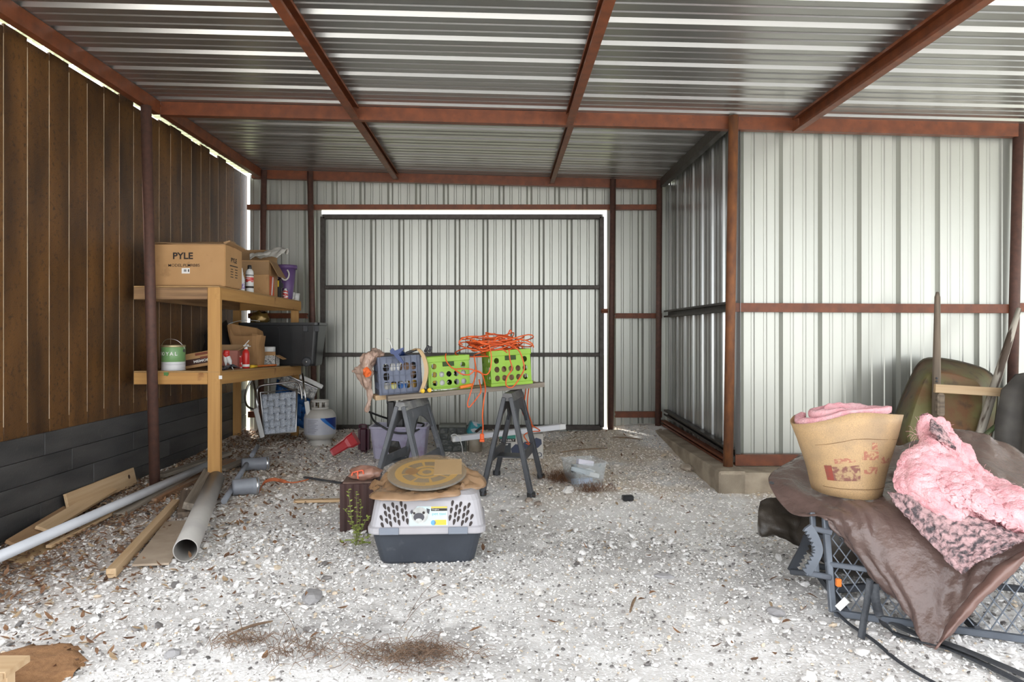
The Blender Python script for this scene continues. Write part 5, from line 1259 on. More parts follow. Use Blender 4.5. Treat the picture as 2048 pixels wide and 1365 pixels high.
b = B(); b.loft([R0, Rm, R1], caps=False); b.f([b.v(p) for p in R1]); b.build('tray', RG, wbw, solid=.004)
b = B(); b.tube(R0, .010, 8, True); b.build('tray_rim', mat('dark rusty rim', (.065, .058, .03), (.045, .03, .02), rough=.6, scale=14), wbw)
OLDH = mat('old grey handle wood', (.26, .205, .15), (.13, .10, .075), rough=.85, scale=6, st=(.3, 8, 8), lo=.35, hi=.65)
PEEL = mat('peeling painted wood', (.42, .38, .32), (.075, .05, .035), rough=.8, scale=9, st=(.4, 3, 3), lo=.46, hi=.54)
def tapered(pts, ws, m, nm):
    P_ = [Vector(p) for p in pts]; d = (P_[-1]-P_[0]); M = frame(P_[0], d, (0, -1, 0)); L = d.length; b = B(); rg = []
    for s_, w_ in ws: rg.append([Vector((s_*L, w_/2*x, w_*.42*z)) for x, z in ((-1, -.5), (-.5, -1), (.5, -1), (1, -.5), (1, .5), (.5, 1), (-.5, 1), (-1, .5))])
    b.loft(rg); place(nm, b, m, M, wbw)
tapered([W(1871, 930, 4.86), W(1875, 585, 5.22)], ((0, .052), (.5, .05), (.75, .042), (.97, .036), (1, .018)), OLDH, 'handle')
tapered([W(1950, 900, 4.84), W(2038, 618, 5.22)], ((0, .05), (.4, .055), (.8, .045), (1, .03)), PEEL, 'handle')
board('cross_bar', W(1869, 777, 4.90), W(2034, 787, 4.86), .058, .028, LIGHTW, wbw, up=(0, -1, 0))
b = B(); pts = [W(2018, 793, 4.88), W(2026, 812, 4.88), W(2020, 833, 4.86), W(1995, 850, 4.84), W(1968, 873, 4.82)]
sp_ = spline(pts, 5); b.grid([[p+Vector((.0, -.022, .0)), p+Vector((0, .022, 0))] for p in sp_]); b.build('leg_bracket', GRN, wbw, solid=.012)
b = B(); b.box(W(1880, 810, 4.9), (.05, .05, .16), bevel=.012); b.build('wood_block', OLDH, wbw)
for py in (757, 763):
    b = B(); b.lathe([(0, 0), (.008, 0), (.007, .006), (0, .008)], 8, Matrix.Translation(W(1873, py, 4.985)) @ Matrix.Rotation(math.pi/2, 4, 'X')); b.build('bolt', DARKG, wbw)
g = W(1880, 905, 4.98); b = B(); b.lathe([(0, -.03), (.12, -.03), (.165, -.026), (.17, 0), (.165, .026), (.12, .03), (0, .03)], 24, Matrix.Translation((W(1890, 0, 4.9)[0], 5.0, gz(3, 5)+.172)) @ Matrix.Rotation(math.pi/2, 4, 'Y')); b.build('wheel', BLACKP, wbw)
# --- dark covered thing at the right edge
COVER = mat('dark grey cover', (.135, .125, .112), (.070, .065, .060), rough=.6, scale=6, lo=.35, hi=.65)
R = []
for k, (z, hw, hy) in enumerate(((.02, .42, .26), (.12, .45, .28), (.35, .43, .27), (.60, .41, .25), (.80, .38, .23), (.90, .30, .19), (.935, .17, .10))):
    rg = []
    for q in range(72):
        a = 2*math.pi*q/72; u = abs(math.cos(a))**.7*math.copysign(1, math.cos(a)); v_ = abs(math.sin(a))**.7*math.copysign(1, math.sin(a))
        f_ = 1+.14*noise.noise(Vector((math.cos(a)*3, math.sin(a)*3, z*1.2)))+.16*noise.noise(Vector((math.cos(a)*7, math.sin(a)*7, z*1.5)))
        rg.append(Vector((3.75+hw*u*f_, 4.70+hy*v_*f_, z)))
    R.append(rg)
b = B(); b.loft(R, caps=True); b.build('covered_machine', COVER, label='dark grey cloth cover draped over something at the right edge', cat='cover')

# --- climbing tree stand under the tarp
ts = thing('tree_stand', 'grey steel climbing tree stand with mesh platform under the brown tarp', 'tree stand', W(1850, 1240, 2.9))
BL = G(1668, 1226, .02); BR0 = G(2048, 1279, .02); dr = (BR0-BL).normalized(); BR = BL+dr*1.05
lean = Vector((.03, .13, 0)); H = .34
P = lambda u, v_: BL+dr*u+Vector((0, 0, 1))*v_+lean*(v_/H)
def rod(a, c, nm='frame_tube', w_=.026, parent=ts, m=STAND): b = B(); b.bar(a, c, w_, w_, up=(0, 1, .1) if abs((c-a).normalized().z) > .7 else (0, 0, 1), bevel=.004); return b.build(nm, m, parent)
rod(P(0, 0), P(1.05, 0)); rod(P(-.02, .18), P(.42, .165), w_=.022); rod(P(.72, .16), P(1.05, .165), w_=.022); rod(P(0, .34), P(1.05, .34)); rod(P(-.005, 0), P(-.005, .36)); rod(P(-.045, .13)+Vector((0, .03, 0)), P(-.045, .37)+Vector((0, .03, 0)), w_=.022)
rod(P(.83, 0), P(.80, .15), w_=.02); rod(P(1.05, 0), P(1.05, .34))
def meshpanel(u0, u1, v0, v1, s_=.024, hgt=.066):
    b = B()
    nu = int((u1-u0)/s_); nvv = int((v1-v0)/hgt*2)
    for i in range(nu+1):
        for j in range(nvv):
            for dr_ in (1, -1):
                if (i+j) % 2 == 0: a, c = (i, j), (i+dr_, j+1)
                else: continue
                if not (0 <= c[0] <= nu): continue
                p0 = P(u0+a[0]*s_, v0+a[1]*hgt/2); p1 = P(u0+c[0]*s_, v0+c[1]*hgt/2)
                b.bar(p0, p1, .0045, .0025, up=(0, -1, 0))
    return b.build('wire_mesh', STAND, ts, kind='stuff')
meshpanel(.015, 1.04, .015, .335)
# second frame behind and the toothed climbing brackets
def toothed(label, pts, Y0_, n=7, flip=1, m=STAND):
    ctr = spline([W(px, py, yy) for px, py, yy in pts], 6); b = B(); L_, R_ = [], []
    for k, p in enumerate(ctr):
        tw = .030; d = (ctr[min(k+1, len(ctr)-1)]-ctr[max(k-1, 0)]).normalized(); nn = Vector((-d.z, 0, d.x))*flip
        tooth = .014*(k % 2); R_.append(p+nn*(tw+tooth-.012)); L_.append(p-nn*.012)
    b.grid([L_, R_], smooth=False); b.build('toothed_bracket', m, ts, solid=.014)
toothed('', [(1617, 1052, 2.98), (1630, 1072, 2.98), (1639, 1100, 2.98), (1630, 1125, 2.98), (1615, 1148, 2.98)], 2.98, flip=-1)
rod(W(1618, 1056, 2.99), W(1662, 1066, 3.02), w_=.022); rod(W(1612, 1146, 2.99), W(1662, 1156, 3.0), w_=.022)
DST = mat('dark stand steel', (.050, .055, .065), rough=.5)
toothed('', [(1613, 1072, 3.35), (1603, 1098, 3.35), (1590, 1122, 3.35), (1580, 1142, 3.35)], 3.35, flip=1, m=DST)
rod(W(1580, 1144, 3.34), W(1665, 1152, 3.25), m=DST, w_=.024); rod(W(1612, 1070, 3.36), W(1700, 1080, 3.3), m=DST, w_=.024)
rod(W(1665, 1180, 3.2), W(1760, 1172, 3.15), m=DST, w_=.03); rod(W(1648, 1110, 3.12), W(1672, 1170, 3.2), m=DST, w_=.02)
rod(P(.02, .02)+Vector((.1, .55, 0)), P(1.0, .02)+Vector((.1, .55, 0)), m=DST); rod(P(.02, .30)+Vector((.1, .55, 0)), P(1.0, .30)+Vector((.1, .55, 0)), m=DST)
for u in (.05, .5, 1.0): rod(P(u, .01), P(u, .01)+Vector((.1, .55, 0)), m=DST); rod(P(u, .32), P(u, .30)+Vector((.1, .55, 0)), m=DST)
b = B(); b.box(W(1677, 1166, 2.95), (.02, .02, .032), bevel=.003); b.build('orange_clip', ORANGE, ts)
b = B(); b.bar(W(1675, 1218, 2.93), W(1694, 1200, 2.93), .028, .002, up=(0, -1, .2)); b.build('paper_tag', PAPER, ts, label='small white paper tag')
# --- dark tarp flap low at the left of the stand
R = [[W(1520, 1005, 3.6), W(1545, 1000, 3.6), W(1590, 1010, 3.6), W(1650, 1020, 3.55)],
     [W(1516, 1030, 3.52), W(1545, 1030, 3.5), W(1590, 1035, 3.48), W(1650, 1050, 3.45)],
     [W(1516, 1062, 3.46), W(1545, 1064, 3.44), W(1590, 1076, 3.44), W(1650, 1090, 3.42)],
     [W(1522, 1072, 3.44), W(1550, 1072, 3.42), W(1592, 1092, 3.42), W(1650, 1112, 3.42)]]
b = B(); b.grid(lump(csurf(R, 8, 8), .025, 9, 7)); b.build('dark_tarp', TARPD, label='dark olive tarp edge hanging low left of the tree stand', cat='tarp', solid=.004)
# --- bulky pile hidden beneath: a lumpy bag that carries the tarp and the roll
blob('stuffed_bag', 'dark stuffed bag under the brown tarp', 'bag', (1.95, 3.42, .03), (.52, .27, .25), TARPD, .12, 1.6, 3)
# --- brown tarp
R = [[(1598, 912, 3.80), (1700, 905, 3.80), (1800, 890, 3.78), (1900, 860, 3.76), (1985, 874, 3.70), (2100, 935, 3.60)],
     [(1537, 958, 3.52), (1640, 968, 3.44), (1760, 962, 3.42), (1860, 935, 3.44), (1965, 925, 3.42), (2110, 985, 3.30)],
     [(1583, 1030, 3.26), (1672, 1004, 3.16), (1770, 1003, 3.08), (1880, 1000, 3.06), (1985, 1015, 3.0), (2110, 1035, 2.95)],
     [(1645, 1036, 3.10), (1697, 1040, 3.00), (1790, 1060, 2.92), (1890, 1072, 2.86), (1990, 1072, 2.80), (2110, 1062, 2.76)],
     [(1664, 1052, 3.07), (1726, 1110, 2.95), (1802, 1160, 2.82), (1898, 1170, 2.75), (1990, 1118, 2.72), (2112, 1066, 2.70)],
     [(1688, 1086, 3.04), (1757, 1166, 2.92), (1815, 1232, 2.78), (1868, 1296, 2.66), (1968, 1180, 2.68), (2116, 1076, 2.68)]]
tp = thing('brown_tarp', 'brown plastic tarp with metal eyelets draped over the tree stand', 'tarp', W(1850, 1100, 3.0))
S_ = csurf([[W(*p) for p in r] for r in R], 22, 18)
S_ = lump(S_, .012, 3.2, 4)
n_i = len(S_); n_j = len(S_[0]); S2 = []
for i in range(n_i):
    row = []
    for j in range(n_j):
        a = S_[min(i+1, n_i-1)][j]-S_[max(i-1, 0)][j]; c_ = S_[i][min(j+1, n_j-1)]-S_[i][max(j-1, 0)]; nr = a.cross(c_).normalized()
        q = 1.6*noise.noise(Vector((i*.05, j*.04, 1))); f_ = i/n_i
        row.append(S_[i][j]+nr*(.009*(.4+f_)*max(-.3, math.sin(j*.21+i*.035+q*2))+.0035*math.sin(j*.55-i*.16+q*3)))
    S2.append(row)
S_ = lump(S2, .0022, 16, 5, ridged=True)
TS = S_; b = B(); b.grid(S_); b.build('sheet', TARP, tp, solid=.003)
edge = [(1868, 1300, 2.64), (1902, 1240, 2.65), (1930, 1200, 2.66), (1968, 1162, 2.66), (2010, 1122, 2.67), (2060, 1092, 2.68), (2116, 1070, 2.68)]
outr = [(1873, 1299, 2.62), (1930, 1240, 2.60), (1960, 1205, 2.60), (1992, 1178, 2.61), (2030, 1142, 2.62), (2070, 1108, 2.63), (2116, 1080, 2.64)]
S_ = csurf([[W(*p) for p in edge], [W((p[0]+q[0])/2, (p[1]+q[1])/2, (p[2]+q[2])/2-.03) for p, q in zip(edge, outr)], [W(*p) for p in outr]], 8, 6)
b = B(); b.grid(lump(S_, .008, 14, 2)); b.build('folded_hem', mat('tarp underside', (.20, .115, .095), (.165, .092, .075), rough=.3, scale=6, spec=.6), tp, solid=.003)
for ei, ej in ((21, 2), (82, 3)):
    a = TS[ei+2][ej]-TS[ei-2][ej]; c_ = TS[ei][ej+2]-TS[ei][ej-2]; z = a.cross(c_).normalized()
    if z.y > 0: z = -z
    x = z.orthogonal().normalized(); M = Matrix((x, z.cross(x), z)).transposed().to_4x4(); M.translation = TS[ei][ej]+z*.002
    b = B(); b.lathe([(.005, 0), (.012, 0), (.012, .003), (.009, .005), (.005, .004), (.005, 0)], 18, M); b.build('eyelet', DARKG, tp)
# --- insulation roll
roll = thing('insulation_roll', 'roll of pink insulation with kraft paper face standing on the tarp', 'insulation roll', W(1715, 1000, 3.24))
KRAFT = mat('kraft paper', (.50, .325, .16), (.27, .19, .115), rough=.6, scale=5, lo=.44, hi=.72, col3=(.24, .17, .105), s3=420, lo3=.44, hi3=.75, bump=.1, bscale=140)
PINK = mat('pink fiberglass', (.80, .37, .40), (.86, .52, .54), rough=.95, scale=18, lo=.35, hi=.65, bump=.8, bscale=150, spec=.1)
zb0, zt0 = W(0, 998, 3.12)[2], W(0, 826, 3.12)[2]
lv = []
for k in range(9):
    s_ = k/8; z = zb0+(zt0-zb0)*s_
    l = 1662-48*s_**1.3; r = 1787+52*s_**1.1
    if s_ < .12: l += 2
    pts_ = []
    n = 40
    for q in range(n+1):
        th = math.pi*(1.22-.0*s_)-(math.pi*1.16)*q/n      # from left back round the front to the right
        cxp = (l+r)/2; hw = (r-l)/2
        x = cxp+hw*math.cos(th); yy = 3.28-.19*math.sin(th)*(1 if math.sin(th) > 0 else .9)
        pts_.append(Vector(((x-VX)*3.12/F, yy, z+.010*math.sin(th*1.5+.4)*s_-.03*s_*max(0, math.cos(th))-.075*s_*max(0, -math.cos(th)-.25))))
    lv.append(pts_)
b = B(); b.grid(lump(lv, .004, 9, 3)); b.build('kraft_face', KRAFT, roll, solid=.003)
def spiral(r0, r1, turns, z0, z1, n):
    inn_, out_ = [], []
cxw = (1727-VX)*3.12/F
P_ = []
for q in range(90):
    a = math.pi*1.2-q*.16; f_ = 1-.0068*q
    x = cxw+.245*f_*math.cos(a); yy = 3.28-.18*f_*math.sin(a)
    for_ = []
    for zz, o_ in ((zt0-.02, -.012), (zt0-.004, -.008), (zt0+.008, -.010), (zt0+.012, -.03), (zt0+.0, -.05), (zt0-.06, -.05)):
        k = 1+o_/.22; x_ = cxw+(x-cxw)*k*.975; y_ = 3.28+(yy-3.28)*k*.975
        for_.append(Vector((x_, y_, zz+(.006*noise.noise(Vector((x_*40, y_*40, zz*9))) if o_ else 0)+.010*math.sin(a*1.5+.4)-.075*max(0, (cxw-x_)/.245-.25))))
    P_.append(for_)
b = B(); b.grid(P_); b.build('batt', PINK, roll)
b = B()
for k, (px, py, wd_, hh) in enumerate(((1662, 948, .035, .055), (1690, 935, .05, .04), (1745, 905, .04, .04), (1757, 925, .04, .03), (1770, 905, .03, .03))):
    pass
FADED = mat('faded red print', (.36, .14, .09), (.46, .30, .155), rough=.65, scale=70, lo=.46, hi=.58)
def on_face(u, v_):
    i = v_*8; j = u*40; a = lv[int(i)][int(j)]; i1 = lv[min(int(i)+1, 8)][int(j)]; return a.lerp(i1, i-int(i))
def decal(u0, u1, v0, v1, nm='printed_mark', m=FADED, off=.0028, sl=0):
    b = B(); nu = max(2, int((u1-u0)*40)); G_ = []
    for k in range(5):
        row = []
        for j in range(nu+1):
            u = u0+(u1-u0)*j/nu; v_ = v0+(v1-v0)*k/4
            p = on_face(u, v_); c_ = Vector((cxw, 3.28, p.z)); row.append(p+(p-c_).normalized()*off)
        G_.append(row)
    b.grid(G_); b.build(nm, m, roll)
decal(.36, .42, .22, .42, m=mat('red print', (.30, .055, .035), (.22, .06, .04), rough=.7, scale=40)); decal(.42, .58, .22, .40, m=mat('dirty red print', (.20, .08, .06), (.40, .27, .14), rough=.7, scale=50, lo=.45, hi=.6))
decal(.62, .70, .46, .56); decal(.60, .72, .30, .38); decal(.66, .76, .58, .66); decal(.74, .84, .42, .50); decal(.78, .90, .56, .70)
decal(.44, .60, .44, .50)
b = B()
for v_ in (.70, .12):
    b.tube([on_face(u/40, v_)+(on_face(u/40, v_)-Vector((cxw, 3.28, on_face(u/40, v_).z))).normalized()*.003 for u in range(12, 39)], .0012, 5)
b.build('crease', mat('crease', (.20, .11, .05), rough=.8), roll)
# --- loose insulation blanket
bl = thing('insulation_blanket', 'unrolled pink fluffy insulation lying over the tarp beside the roll', 'insulation', W(1930, 1060, 2.95))
R = [[(1836, 838, 3.20), (1862, 832, 3.24), (1882, 842, 3.28), (1896, 868, 3.30), (1905, 890, 3.32)],
     [(1836, 880, 3.10), (1866, 868, 3.10), (1900, 880, 3.14), (1925, 905, 3.2), (1945, 935, 3.25)],
     [(1796, 940, 2.98), (1850, 910, 2.98), (1910, 915, 3.02), (1960, 950, 3.06), (2010, 975, 3.10)],
     [(1790, 975, 2.92), (1850, 965, 2.86), (1920, 965, 2.88), (1985, 985, 2.90), (2070, 1000, 2.96)],
     [(1822, 1005, 2.88), (1870, 1000, 2.80), (1930, 1010, 2.80), (2000, 1030, 2.80), (2100, 1040, 2.84)],
     [(1848, 1032, 2.87), (1900, 1040, 2.80), (1955, 1055, 2.77), (2030, 1075, 2.73), (2100, 1085, 2.74)]]
S_ = csurf([[W(*p) for p in r] for r in R], 30, 24); S_ = lump(S_, .040, 5, 3); S_ = lump(S_, .012, 14, 5); S_ = lump(S_, .005, 60, 8)
b = B(); b.grid(S_); b.build('pink_fluff', PINK, bl, solid=.02)
R = [[(1860, 945, 2.90), (1930, 955, 2.86), (2000, 985, 2.84), (2100, 1000, 2.84)], [(1880, 985, 2.80), (1940, 985, 2.76), (2010, 1010, 2.74), (2100, 1025, 2.74)], [(1905, 1012, 2.78), (1965, 1030, 2.74), (2030, 1058, 2.70), (2100, 1075, 2.70)]]
S_ = csurf([[W(*p) for p in r] for r in R], 26, 24); S_ = lump(S_, .030, 6, 13); S_ = lump(S_, .012, 16, 15); S_ = lump(S_, .005, 60, 18)
b = B(); b.grid(S_); b.build('pink_fluff', PINK, bl, solid=.03)
SOOT = mat('sooty fiberglass', (.52, .34, .34), (.10, .085, .09), rough=.95, scale=34, st=(1, 2.5, 1.2), lo=.42, hi=.62, bump=.8, bscale=120, spec=.1)
R = [[(1776, 985, 2.975), (1815, 990, 2.90), (1880, 1010, 2.84), (1960, 1040, 2.78), (2060, 1075, 2.74)],
     [(1800, 1020, 2.92), (1840, 1025, 2.86), (1900, 1045, 2.80), (1965, 1065, 2.75), (2040, 1085, 2.71)],
     [(1850, 1075, 2.83), (1880, 1080, 2.79), (1920, 1090, 2.76), (1965, 1095, 2.72), (2020, 1095, 2.69)],
     [(1922, 1148, 2.71), (1930, 1145, 2.70), (1945, 1132, 2.70), (1968, 1118, 2.69), (2015, 1100, 2.68)]]
S_ = csurf([[W(p[0], p[1], p[2]-.03) for p in r] for r in R], 22, 20); S_ = lump(S_, .012, 10, 23); S_ = lump(S_, .009, 50, 25)
b = B(); b.grid(S_); b.build('sooty_mat', SOOT, bl, solid=.012, label='grey black underside of the batt')
R = [[(1862, 838, 3.12), (1875, 846, 3.1), (1885, 860, 3.1)], [(1862, 862, 3.05), (1878, 868, 3.05), (1898, 880, 3.07)], [(1880, 880, 3.02), (1895, 888, 3.02), (1910, 900, 3.05)]]
S_ = csurf([[W(*p) for p in r] for r in R], 10, 10); b = B(); b.grid(lump(lump(S_, .012, 20, 33), .008, 60, 35)); b.build('sooty_mat', SOOT, bl, solid=.01)
# loose fibres along the fluff: fine tufts
b = B()
for k in range(420):
    u = random.random(); v_ = random.random()
    r0 = [W(*p) for p in ((1836, 835, 3.12), (1900, 872, 3.1), (1945, 930, 3.02), (2010, 972, 2.95), (2090, 990, 2.9))]; r1 = [W(*p) for p in ((1796, 965, 2.86), (1850, 1000, 2.78), (1910, 1025, 2.74), (1990, 1050, 2.70), (2090, 1070, 2.68))]
    i = u*3.99; a = r0[int(i)].lerp(r0[int(i)+1], i % 1); c_ = r1[int(i)].lerp(r1[int(i)+1], i % 1); p = a.lerp(c_, v_)+Vector((0, .0, .01))
    d = Vector((random.gauss(0, 1), random.gauss(0, .6), random.gauss(.3, .8))).normalized()*random.uniform(.02, .05)
    b.tube(spline([p, p+d*.5+Vector((0, 0, .008)), p+d], 2), .0005, 4)
b.build('loose_fibre', PINK, bl, kind='stuff')
# --- straps
def strap(label, pts, w_=.025, m=STRAP, up=(0, 0, 1), name='strap'):
    c_ = spline(pts, 7); b = B(); rows = []
    for k, p in enumerate(c_):
        d = (c_[min(k+1, len(c_)-1)]-c_[max(k-1, 0)]).normalized(); s_ = d.cross(Vector(up)).normalized()*w_/2
        rows.append([p-s_, p+s_])
    b.grid(rows); b.build(name, m, label=label, cat='strap', solid=.002)
strap('short black strap end hanging down before the wire mesh', [W(1740, 1160, 2.86), W(1735, 1200, 2.83), W(1728, 1240, 2.78), G(1722, 1278, .01)], .030, up=(0, 1, 0))
strap('wide black strap looping from the mesh to the lower right', [W(1748, 1168, 2.86), W(1752, 1205, 2.82), W(1762, 1238, 2.76), G(1785, 1265, .012), G(1830, 1280, .012), G(1890, 1295, .012), G(1960, 1325, .012), G(2060, 1375, .012)], .034)
strap('straight black strap running out from under the tarp', [G(1785, 1245, .02), G(1830, 1268, .012), G(1900, 1290, .022), G(1980, 1322, .016), G(2080, 1365, .012)], .040, m=DARKG)
strap('long thin black strap curving along the gravel', [W(1672, 1225, 2.95), G(1700, 1250, .012), G(1745, 1280, .01), G(1790, 1318, .01), G(1830, 1345, .01), G(1880, 1372, .01)], .018)
# ================================================================ LITTER ON THE GROUND
# dry leaves
def leaves(n, fn):
    V = []; Fs = []; Cc = []; base = 0
    while base < n*6:
        x, y, ok = fn()
        if not ok: continue
        l = random.uniform(.010, .028); w_ = l*random.uniform(.28, .5); a = random.uniform(0, 6.28); cv = random.uniform(-.4, .9)
        tl = random.gauss(0, .35); z = gz(x, y)+.012+random.random()*.012
        c, s_ = math.cos(a), math.sin(a)
        for u, v_ in ((-1, 0), (-.3, -1), (.4, -.8), (1, 0), (.4, .8), (-.3, 1)):
            lx, ly = u*l, v_*w_; lz = cv*l*(u*u-.4)*.6+abs(v_)*w_*.35+tl*lx
            V.append((x+lx*c-ly*s_, y+lx*s_+ly*c, z+max(lz, -.010)))
        Fs.append([base+k for k in range(6)]); k = random.random()
        col = np.array([.30, .165, .085])*(1-k)+np.array([.16, .080, .045])*k
        if random.random() < .2: col = np.array([.42, .30, .18])
        Cc += [col*random.uniform(.7, 1.2)]*6; base += 6
    return np.array(V), np.array(Fs), np.array(Cc)
def near_wall():
    y = random.uniform(2.5, 7.6); x = -2.73+abs(random.gauss(0, .55)); return x, y, (abs(x) < .75*y+.15 and random.random() < (.35+.65*float(fbm(np.array(x*3.), np.array(y*3.), 3, 2))))
def around():
    x = random.uniform(-2.0, 1.5); y = random.uniform(2.5, 7.6); return x, y, (abs(x) < .75*y and (random.random() < (.9 if (-2.1 < x < -1.2 and 4.2 < y < 5.3) else .12)))
LEAF = mat('dry leaf', (1, 1, 1), (.75, .72, .70), rough=.85, scale=40, attr='col')
V1, F1, C1 = leaves(4200, near_wall); V2, F2, C2 = leaves(420, around)
o = npmesh('dry_leaves', np.concatenate([V1, V2]), np.concatenate([F1, F2+len(V1)]), LEAF, np.concatenate([C1, C2])); props(o, 'brown fallen leaves scattered mostly along the brown wall', 'leaves', kind='stuff')
# dead grass and needles
STRAW = mat('dead straw', (.24, .155, .10), (.15, .09, .06), rough=.9, scale=30)
def tuft(name, label, spots, n, ln, h=.03, r=.0011, flat=.25, m=STRAW):
    b = B()
    for k in range(n):
        cx_, cy_, sx_, sy_ = random.choice(spots)
        x = random.gauss(cx_, sx_); y = random.gauss(cy_, sy_); a = random.uniform(0, 6.28); L = random.uniform(.5, 1.2)*ln
        z = gz(x, y)+.008; e = Vector((math.cos(a)*L, math.sin(a)*L, random.random()**2*L*flat))
        b.tube([Vector((x, y, z)), Vector((x, y, z))+e*.5+Vector((0, 0, random.random()*h)), Vector((x, y, z))+e+Vector((0, 0, .004))], [r, r, r*.6], 3, caps=False)
    return b.build(name, m, label=label, cat='dead grass', kind='stuff')
g1 = G(800, 1320); g2 = G(600, 1310); g3 = G(495, 1290); g4 = G(1130, 965); g5 = G(1185, 985)
tuft('dead_grass', 'patch of brown dead grass in the foreground before the pet carrier', [(g1.x, g1.y, .11, .05), (g1.x+.08, g1.y+.05, .09, .04)], 420, .085)
tuft('dead_grass', 'thin straggling dead weeds left of the big dead grass patch', [(g2.x, g2.y, .05, .05), (g3.x, g3.y, .06, .03)], 170, .09, .04)
tuft('pine_needles', 'clump of brown pine needles heaped beside the clear bin', [(g4.x, g4.y, .05, .06), (g4.x-.03, g4.y+.06, .06, .05), (g5.x, g5.y, .06, .02)], 420, .09, .07, flat=.8, m=mat('needle brown', (.21, .10, .045), (.12, .055, .03), rough=.9, scale=30))
b = B()
for a, c, h in (((815, 1235), (870, 1165), .02), ((800, 1260), (880, 1190), .03), ((470, 1220), (490, 1290), .03), ((560, 1215), (600, 1285), .02), ((915, 1122), (965, 1078), .02), ((925, 1120), (975, 1085), .03)):
    p0, p1 = G(*a, .006), G(*c, .01); b.tube(spline([p0, p0.lerp(p1, .5)+Vector((0, 0, h)), p1], 4), .0013, 4)
b.build('dry_stems', STRAW, label='long thin dry stems arching over the gravel near the carrier', cat='dead grass', kind='stuff')
# green weed
g = G(712, 1092); wd = thing('weed_plant', 'spindly green weed growing beside the pet carrier', 'plant', g)
STEM = mat('weed stem', (.22, .24, .08), rough=.7); LF = mat('weed leaf', (.25, .36, .06), (.38, .42, .10), rough=.6, scale=30)
tops = [(697, 980), (712, 985), (722, 1000), (735, 1035), (742, 1068), (690, 1020), (728, 1050), (700, 1045), (738, 1088), (680, 1085)]
bs = B(); n_l = 0; lm = None
for px, py in tops:
    e = W(px, py, g.y-.02+random.uniform(-.05, .05)); c_ = spline([g, g.lerp(e, .5)+Vector((random.gauss(0, .012), random.gauss(0, .012), .01)), e], 6)
    bs.tube(c_, [.0022-.0011*k/(len(c_)-1) for k in range(len(c_))], 5)
    for k, p in enumerate(c_[3:]):
        for q in range(2):
            a = random.uniform(0, 6.28); l = random.uniform(.006, .013)
            d = Vector((math.cos(a), math.sin(a)*.7, random.uniform(-.1, .6))).normalized(); s_ = d.cross(Vector((0, 0, 1))).normalized()*l*.38
            if lm is None:
                lm = bpy.data.meshes.new('leaf'); lm.from_pydata([(0, 0, 0), (.5, -.4, .06), (1, -.2, 0), (1.3, 0, -.1), (1, .2, 0), (.5, .4, .06)], [], [(0, 1, 2, 3, 4, 5)]); lm.materials.append(LF)
            o = bpy.data.objects.new('leaf', lm); C.objects.link(o); o.parent = wd
            M = frame(p, d, (random.gauss(0, .4), -.5, 1)) @ Matrix.Scale(l*1.25, 4); o.matrix_local = WM[wd].inverted() @ M; n_l += 1
bs.build('stem', STEM, wd)
# single larger stones and clods
def rock(label, px, py, s_, m, flat=.5, seed=0, name='stone', cat='stone'):
    t_ = bmesh.new(); bmesh.ops.create_icosphere(t_, subdivisions=2, radius=1)
    a = random.uniform(0, 3)
    for q in t_.verts:
        k = 1+.35*noise.noise(q.co*1.6+Vector((seed*3.7, 0, seed))); c_ = q.co*k
        q.co = Vector((c_.x*math.cos(a)*s_[0]-c_.y*math.sin(a)*s_[1], c_.x*math.sin(a)*s_[0]+c_.y*math.cos(a)*s_[1], max(c_.z, -.5)*s_[2]))
    b = B(); b.merge(t_, Matrix.Translation(G(px, py)+Vector((0, .02, s_[2]*.42)))); b.build(name, m, label=label, cat=cat)
LIM = mat('pale limestone', (.74, .72, .69), (.58, .55, .51), rough=.9, scale=20); DIRT = mat('dirt clod', (.36, .30, .25), (.24, .19, .155), rough=.95, scale=25); GST = mat('grey stone', (.36, .35, .35), (.27, .26, .26), rough=.85, scale=15)
rock('flat grey slate stone left of centre in the foreground', 622, 1200, (.085, .042, .020), GST, seed=1)
rock('rounded pale stone in front of the clear bin', 1138, 986, (.045, .035, .032), LIM, seed=2)
rock('brown dirt clod right of the pet carrier behind', 1058, 1005, (.035, .025, .018), DIRT, seed=3, name='dirt_clod', cat='clod')
rock('second dirt clod just right of the first behind the carrier', 1076, 1012, (.032, .026, .020), DIRT, seed=4, name='dirt_clod', cat='clod')
rock('grey clod on the gravel left of the tree stand', 1555, 1232, (.042, .028, .018), GST, seed=5, name='dirt_clod', cat='clod')
rock('pale stone below the grey clod left of the tree stand', 1330, 1158, (.050, .024, .014), GST, seed=6)
rock('large white stone in the middle of the right foreground', 1078, 1192, (.024, .020, .018), LIM, seed=7)
rock('white stone between two others in the right foreground', 1084, 1216, (.022, .017, .014), LIM, seed=8)
rock('flat white stone right of centre in the foreground', 1382, 1238, (.032, .022, .014), LIM, seed=9)
rock('white stone beside the flat one at right foreground', 1450, 1250, (.026, .018, .014), LIM, seed=10)
rock('grey stone near the bottom edge left of the dead grass', 340, 1318, (.030, .026, .018), GST, seed=11)
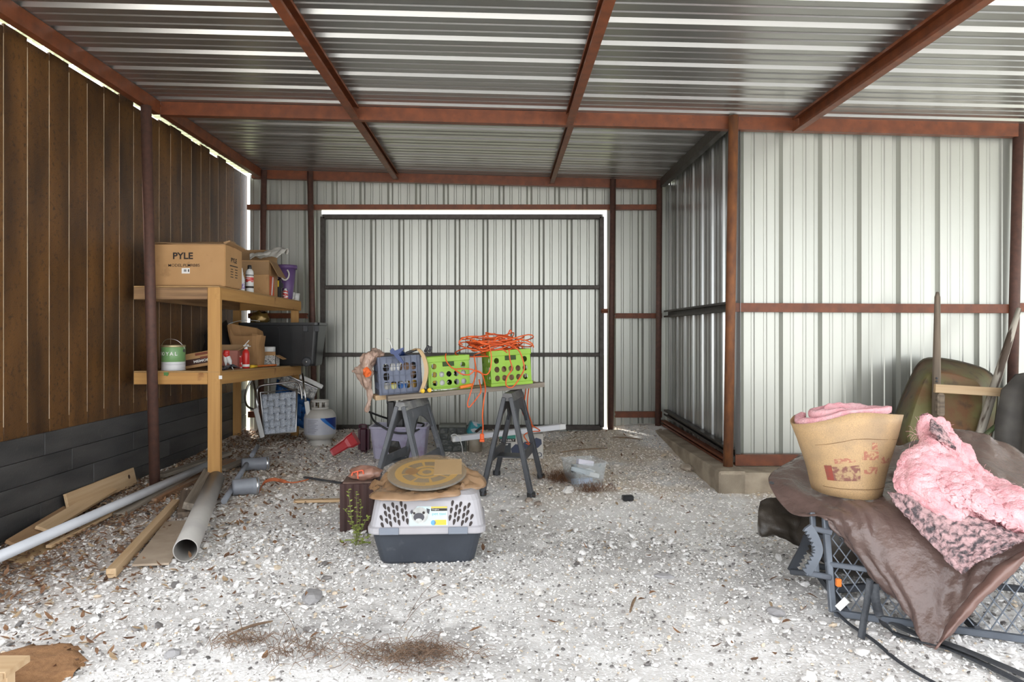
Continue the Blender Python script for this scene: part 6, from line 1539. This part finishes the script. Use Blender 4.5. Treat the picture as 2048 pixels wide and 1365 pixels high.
rock('low dirt mound in front of the concrete curb corner', 1375, 940, (.10, .05, .03), mat('sandy dirt', (.50, .43, .35), (.38, .31, .24), rough=.95, scale=20), seed=12, name='dirt_clod', cat='clod')
rock('white stone under the thick grey pipe end', 408, 1098, (.030, .024, .020), LIM, seed=13)
for k, (a, c_, lb) in enumerate((((1260, 1225), (1272, 1195), 'short pale wood chip lying on the gravel right of centre'), ((1120, 905), (1215, 897), 'thin dark stick lying on the gravel behind the clear bin'), ((455, 1272), (545, 1243), 'thin tan twig among the gravel in the left foreground'), ((1225, 875), (1285, 880), 'curved bark strip on the gravel near the gate gap'))):
    p0, p1 = G(*a, .012), G(*c_, .014); b = B(); b.tube(spline([p0, p0.lerp(p1, .5)+Vector((0, 0, .008)), p1], 4), [.004, .005, .005, .006, .006, .006, .005, .004, .003], 6); b.build('stick', mat('stick wood', (.30, .20, .12), (.17, .11, .07), rough=.9, scale=30), label=lb, cat='stick')
# repeats of one kind share a group
GR = {'steel_post': 'pipe posts of the shed', 'steel_beam': 'cross beams of the roof', 'roof_purlin': 'purlins under the roof', 'wall_girt': 'girts and sills on the walls',
      'sawhorse': 'the pair of sawhorses', 'lawn_chair': 'folded lawn chairs under the shelf', 'plastic_crate': 'plastic crates on the planks', 'wood_plank': 'loose boards and planks',
      'pvc_pipe': 'loose PVC pipes', 'cardboard_box': 'cardboard boxes', 'carton': 'small cartons on the lower shelf', 'glue_bottle': 'glue bottles on the lower shelf', 'white_cup': 'white cups on the top shelf',
      'jar': 'jars in the blue crate', 'tub': 'tubs in the lime crate', 'paper_wad': 'paper wads in the lime crate', 'bar_clamp': 'yellow-ended clamps', 'pry_bar': 'dark tool handles behind the crates',
      'tool_case': 'tool cases on the gravel', 'scrap_packet': 'scraps in the clear bin', 'strap': 'black straps of the tree stand', 'stone': 'single larger stones', 'dirt_clod': 'dirt clods', 'stick': 'sticks on the gravel',
      'plastic_bag': 'plastic bags', 'black_hose': 'black hoses', 'dead_grass': 'dead grass patches'}
for o in C.objects:
    k = o.name.split('.')[0]
    if o.parent is None and k in GR and 'label' in o: o['group'] = GR[k]
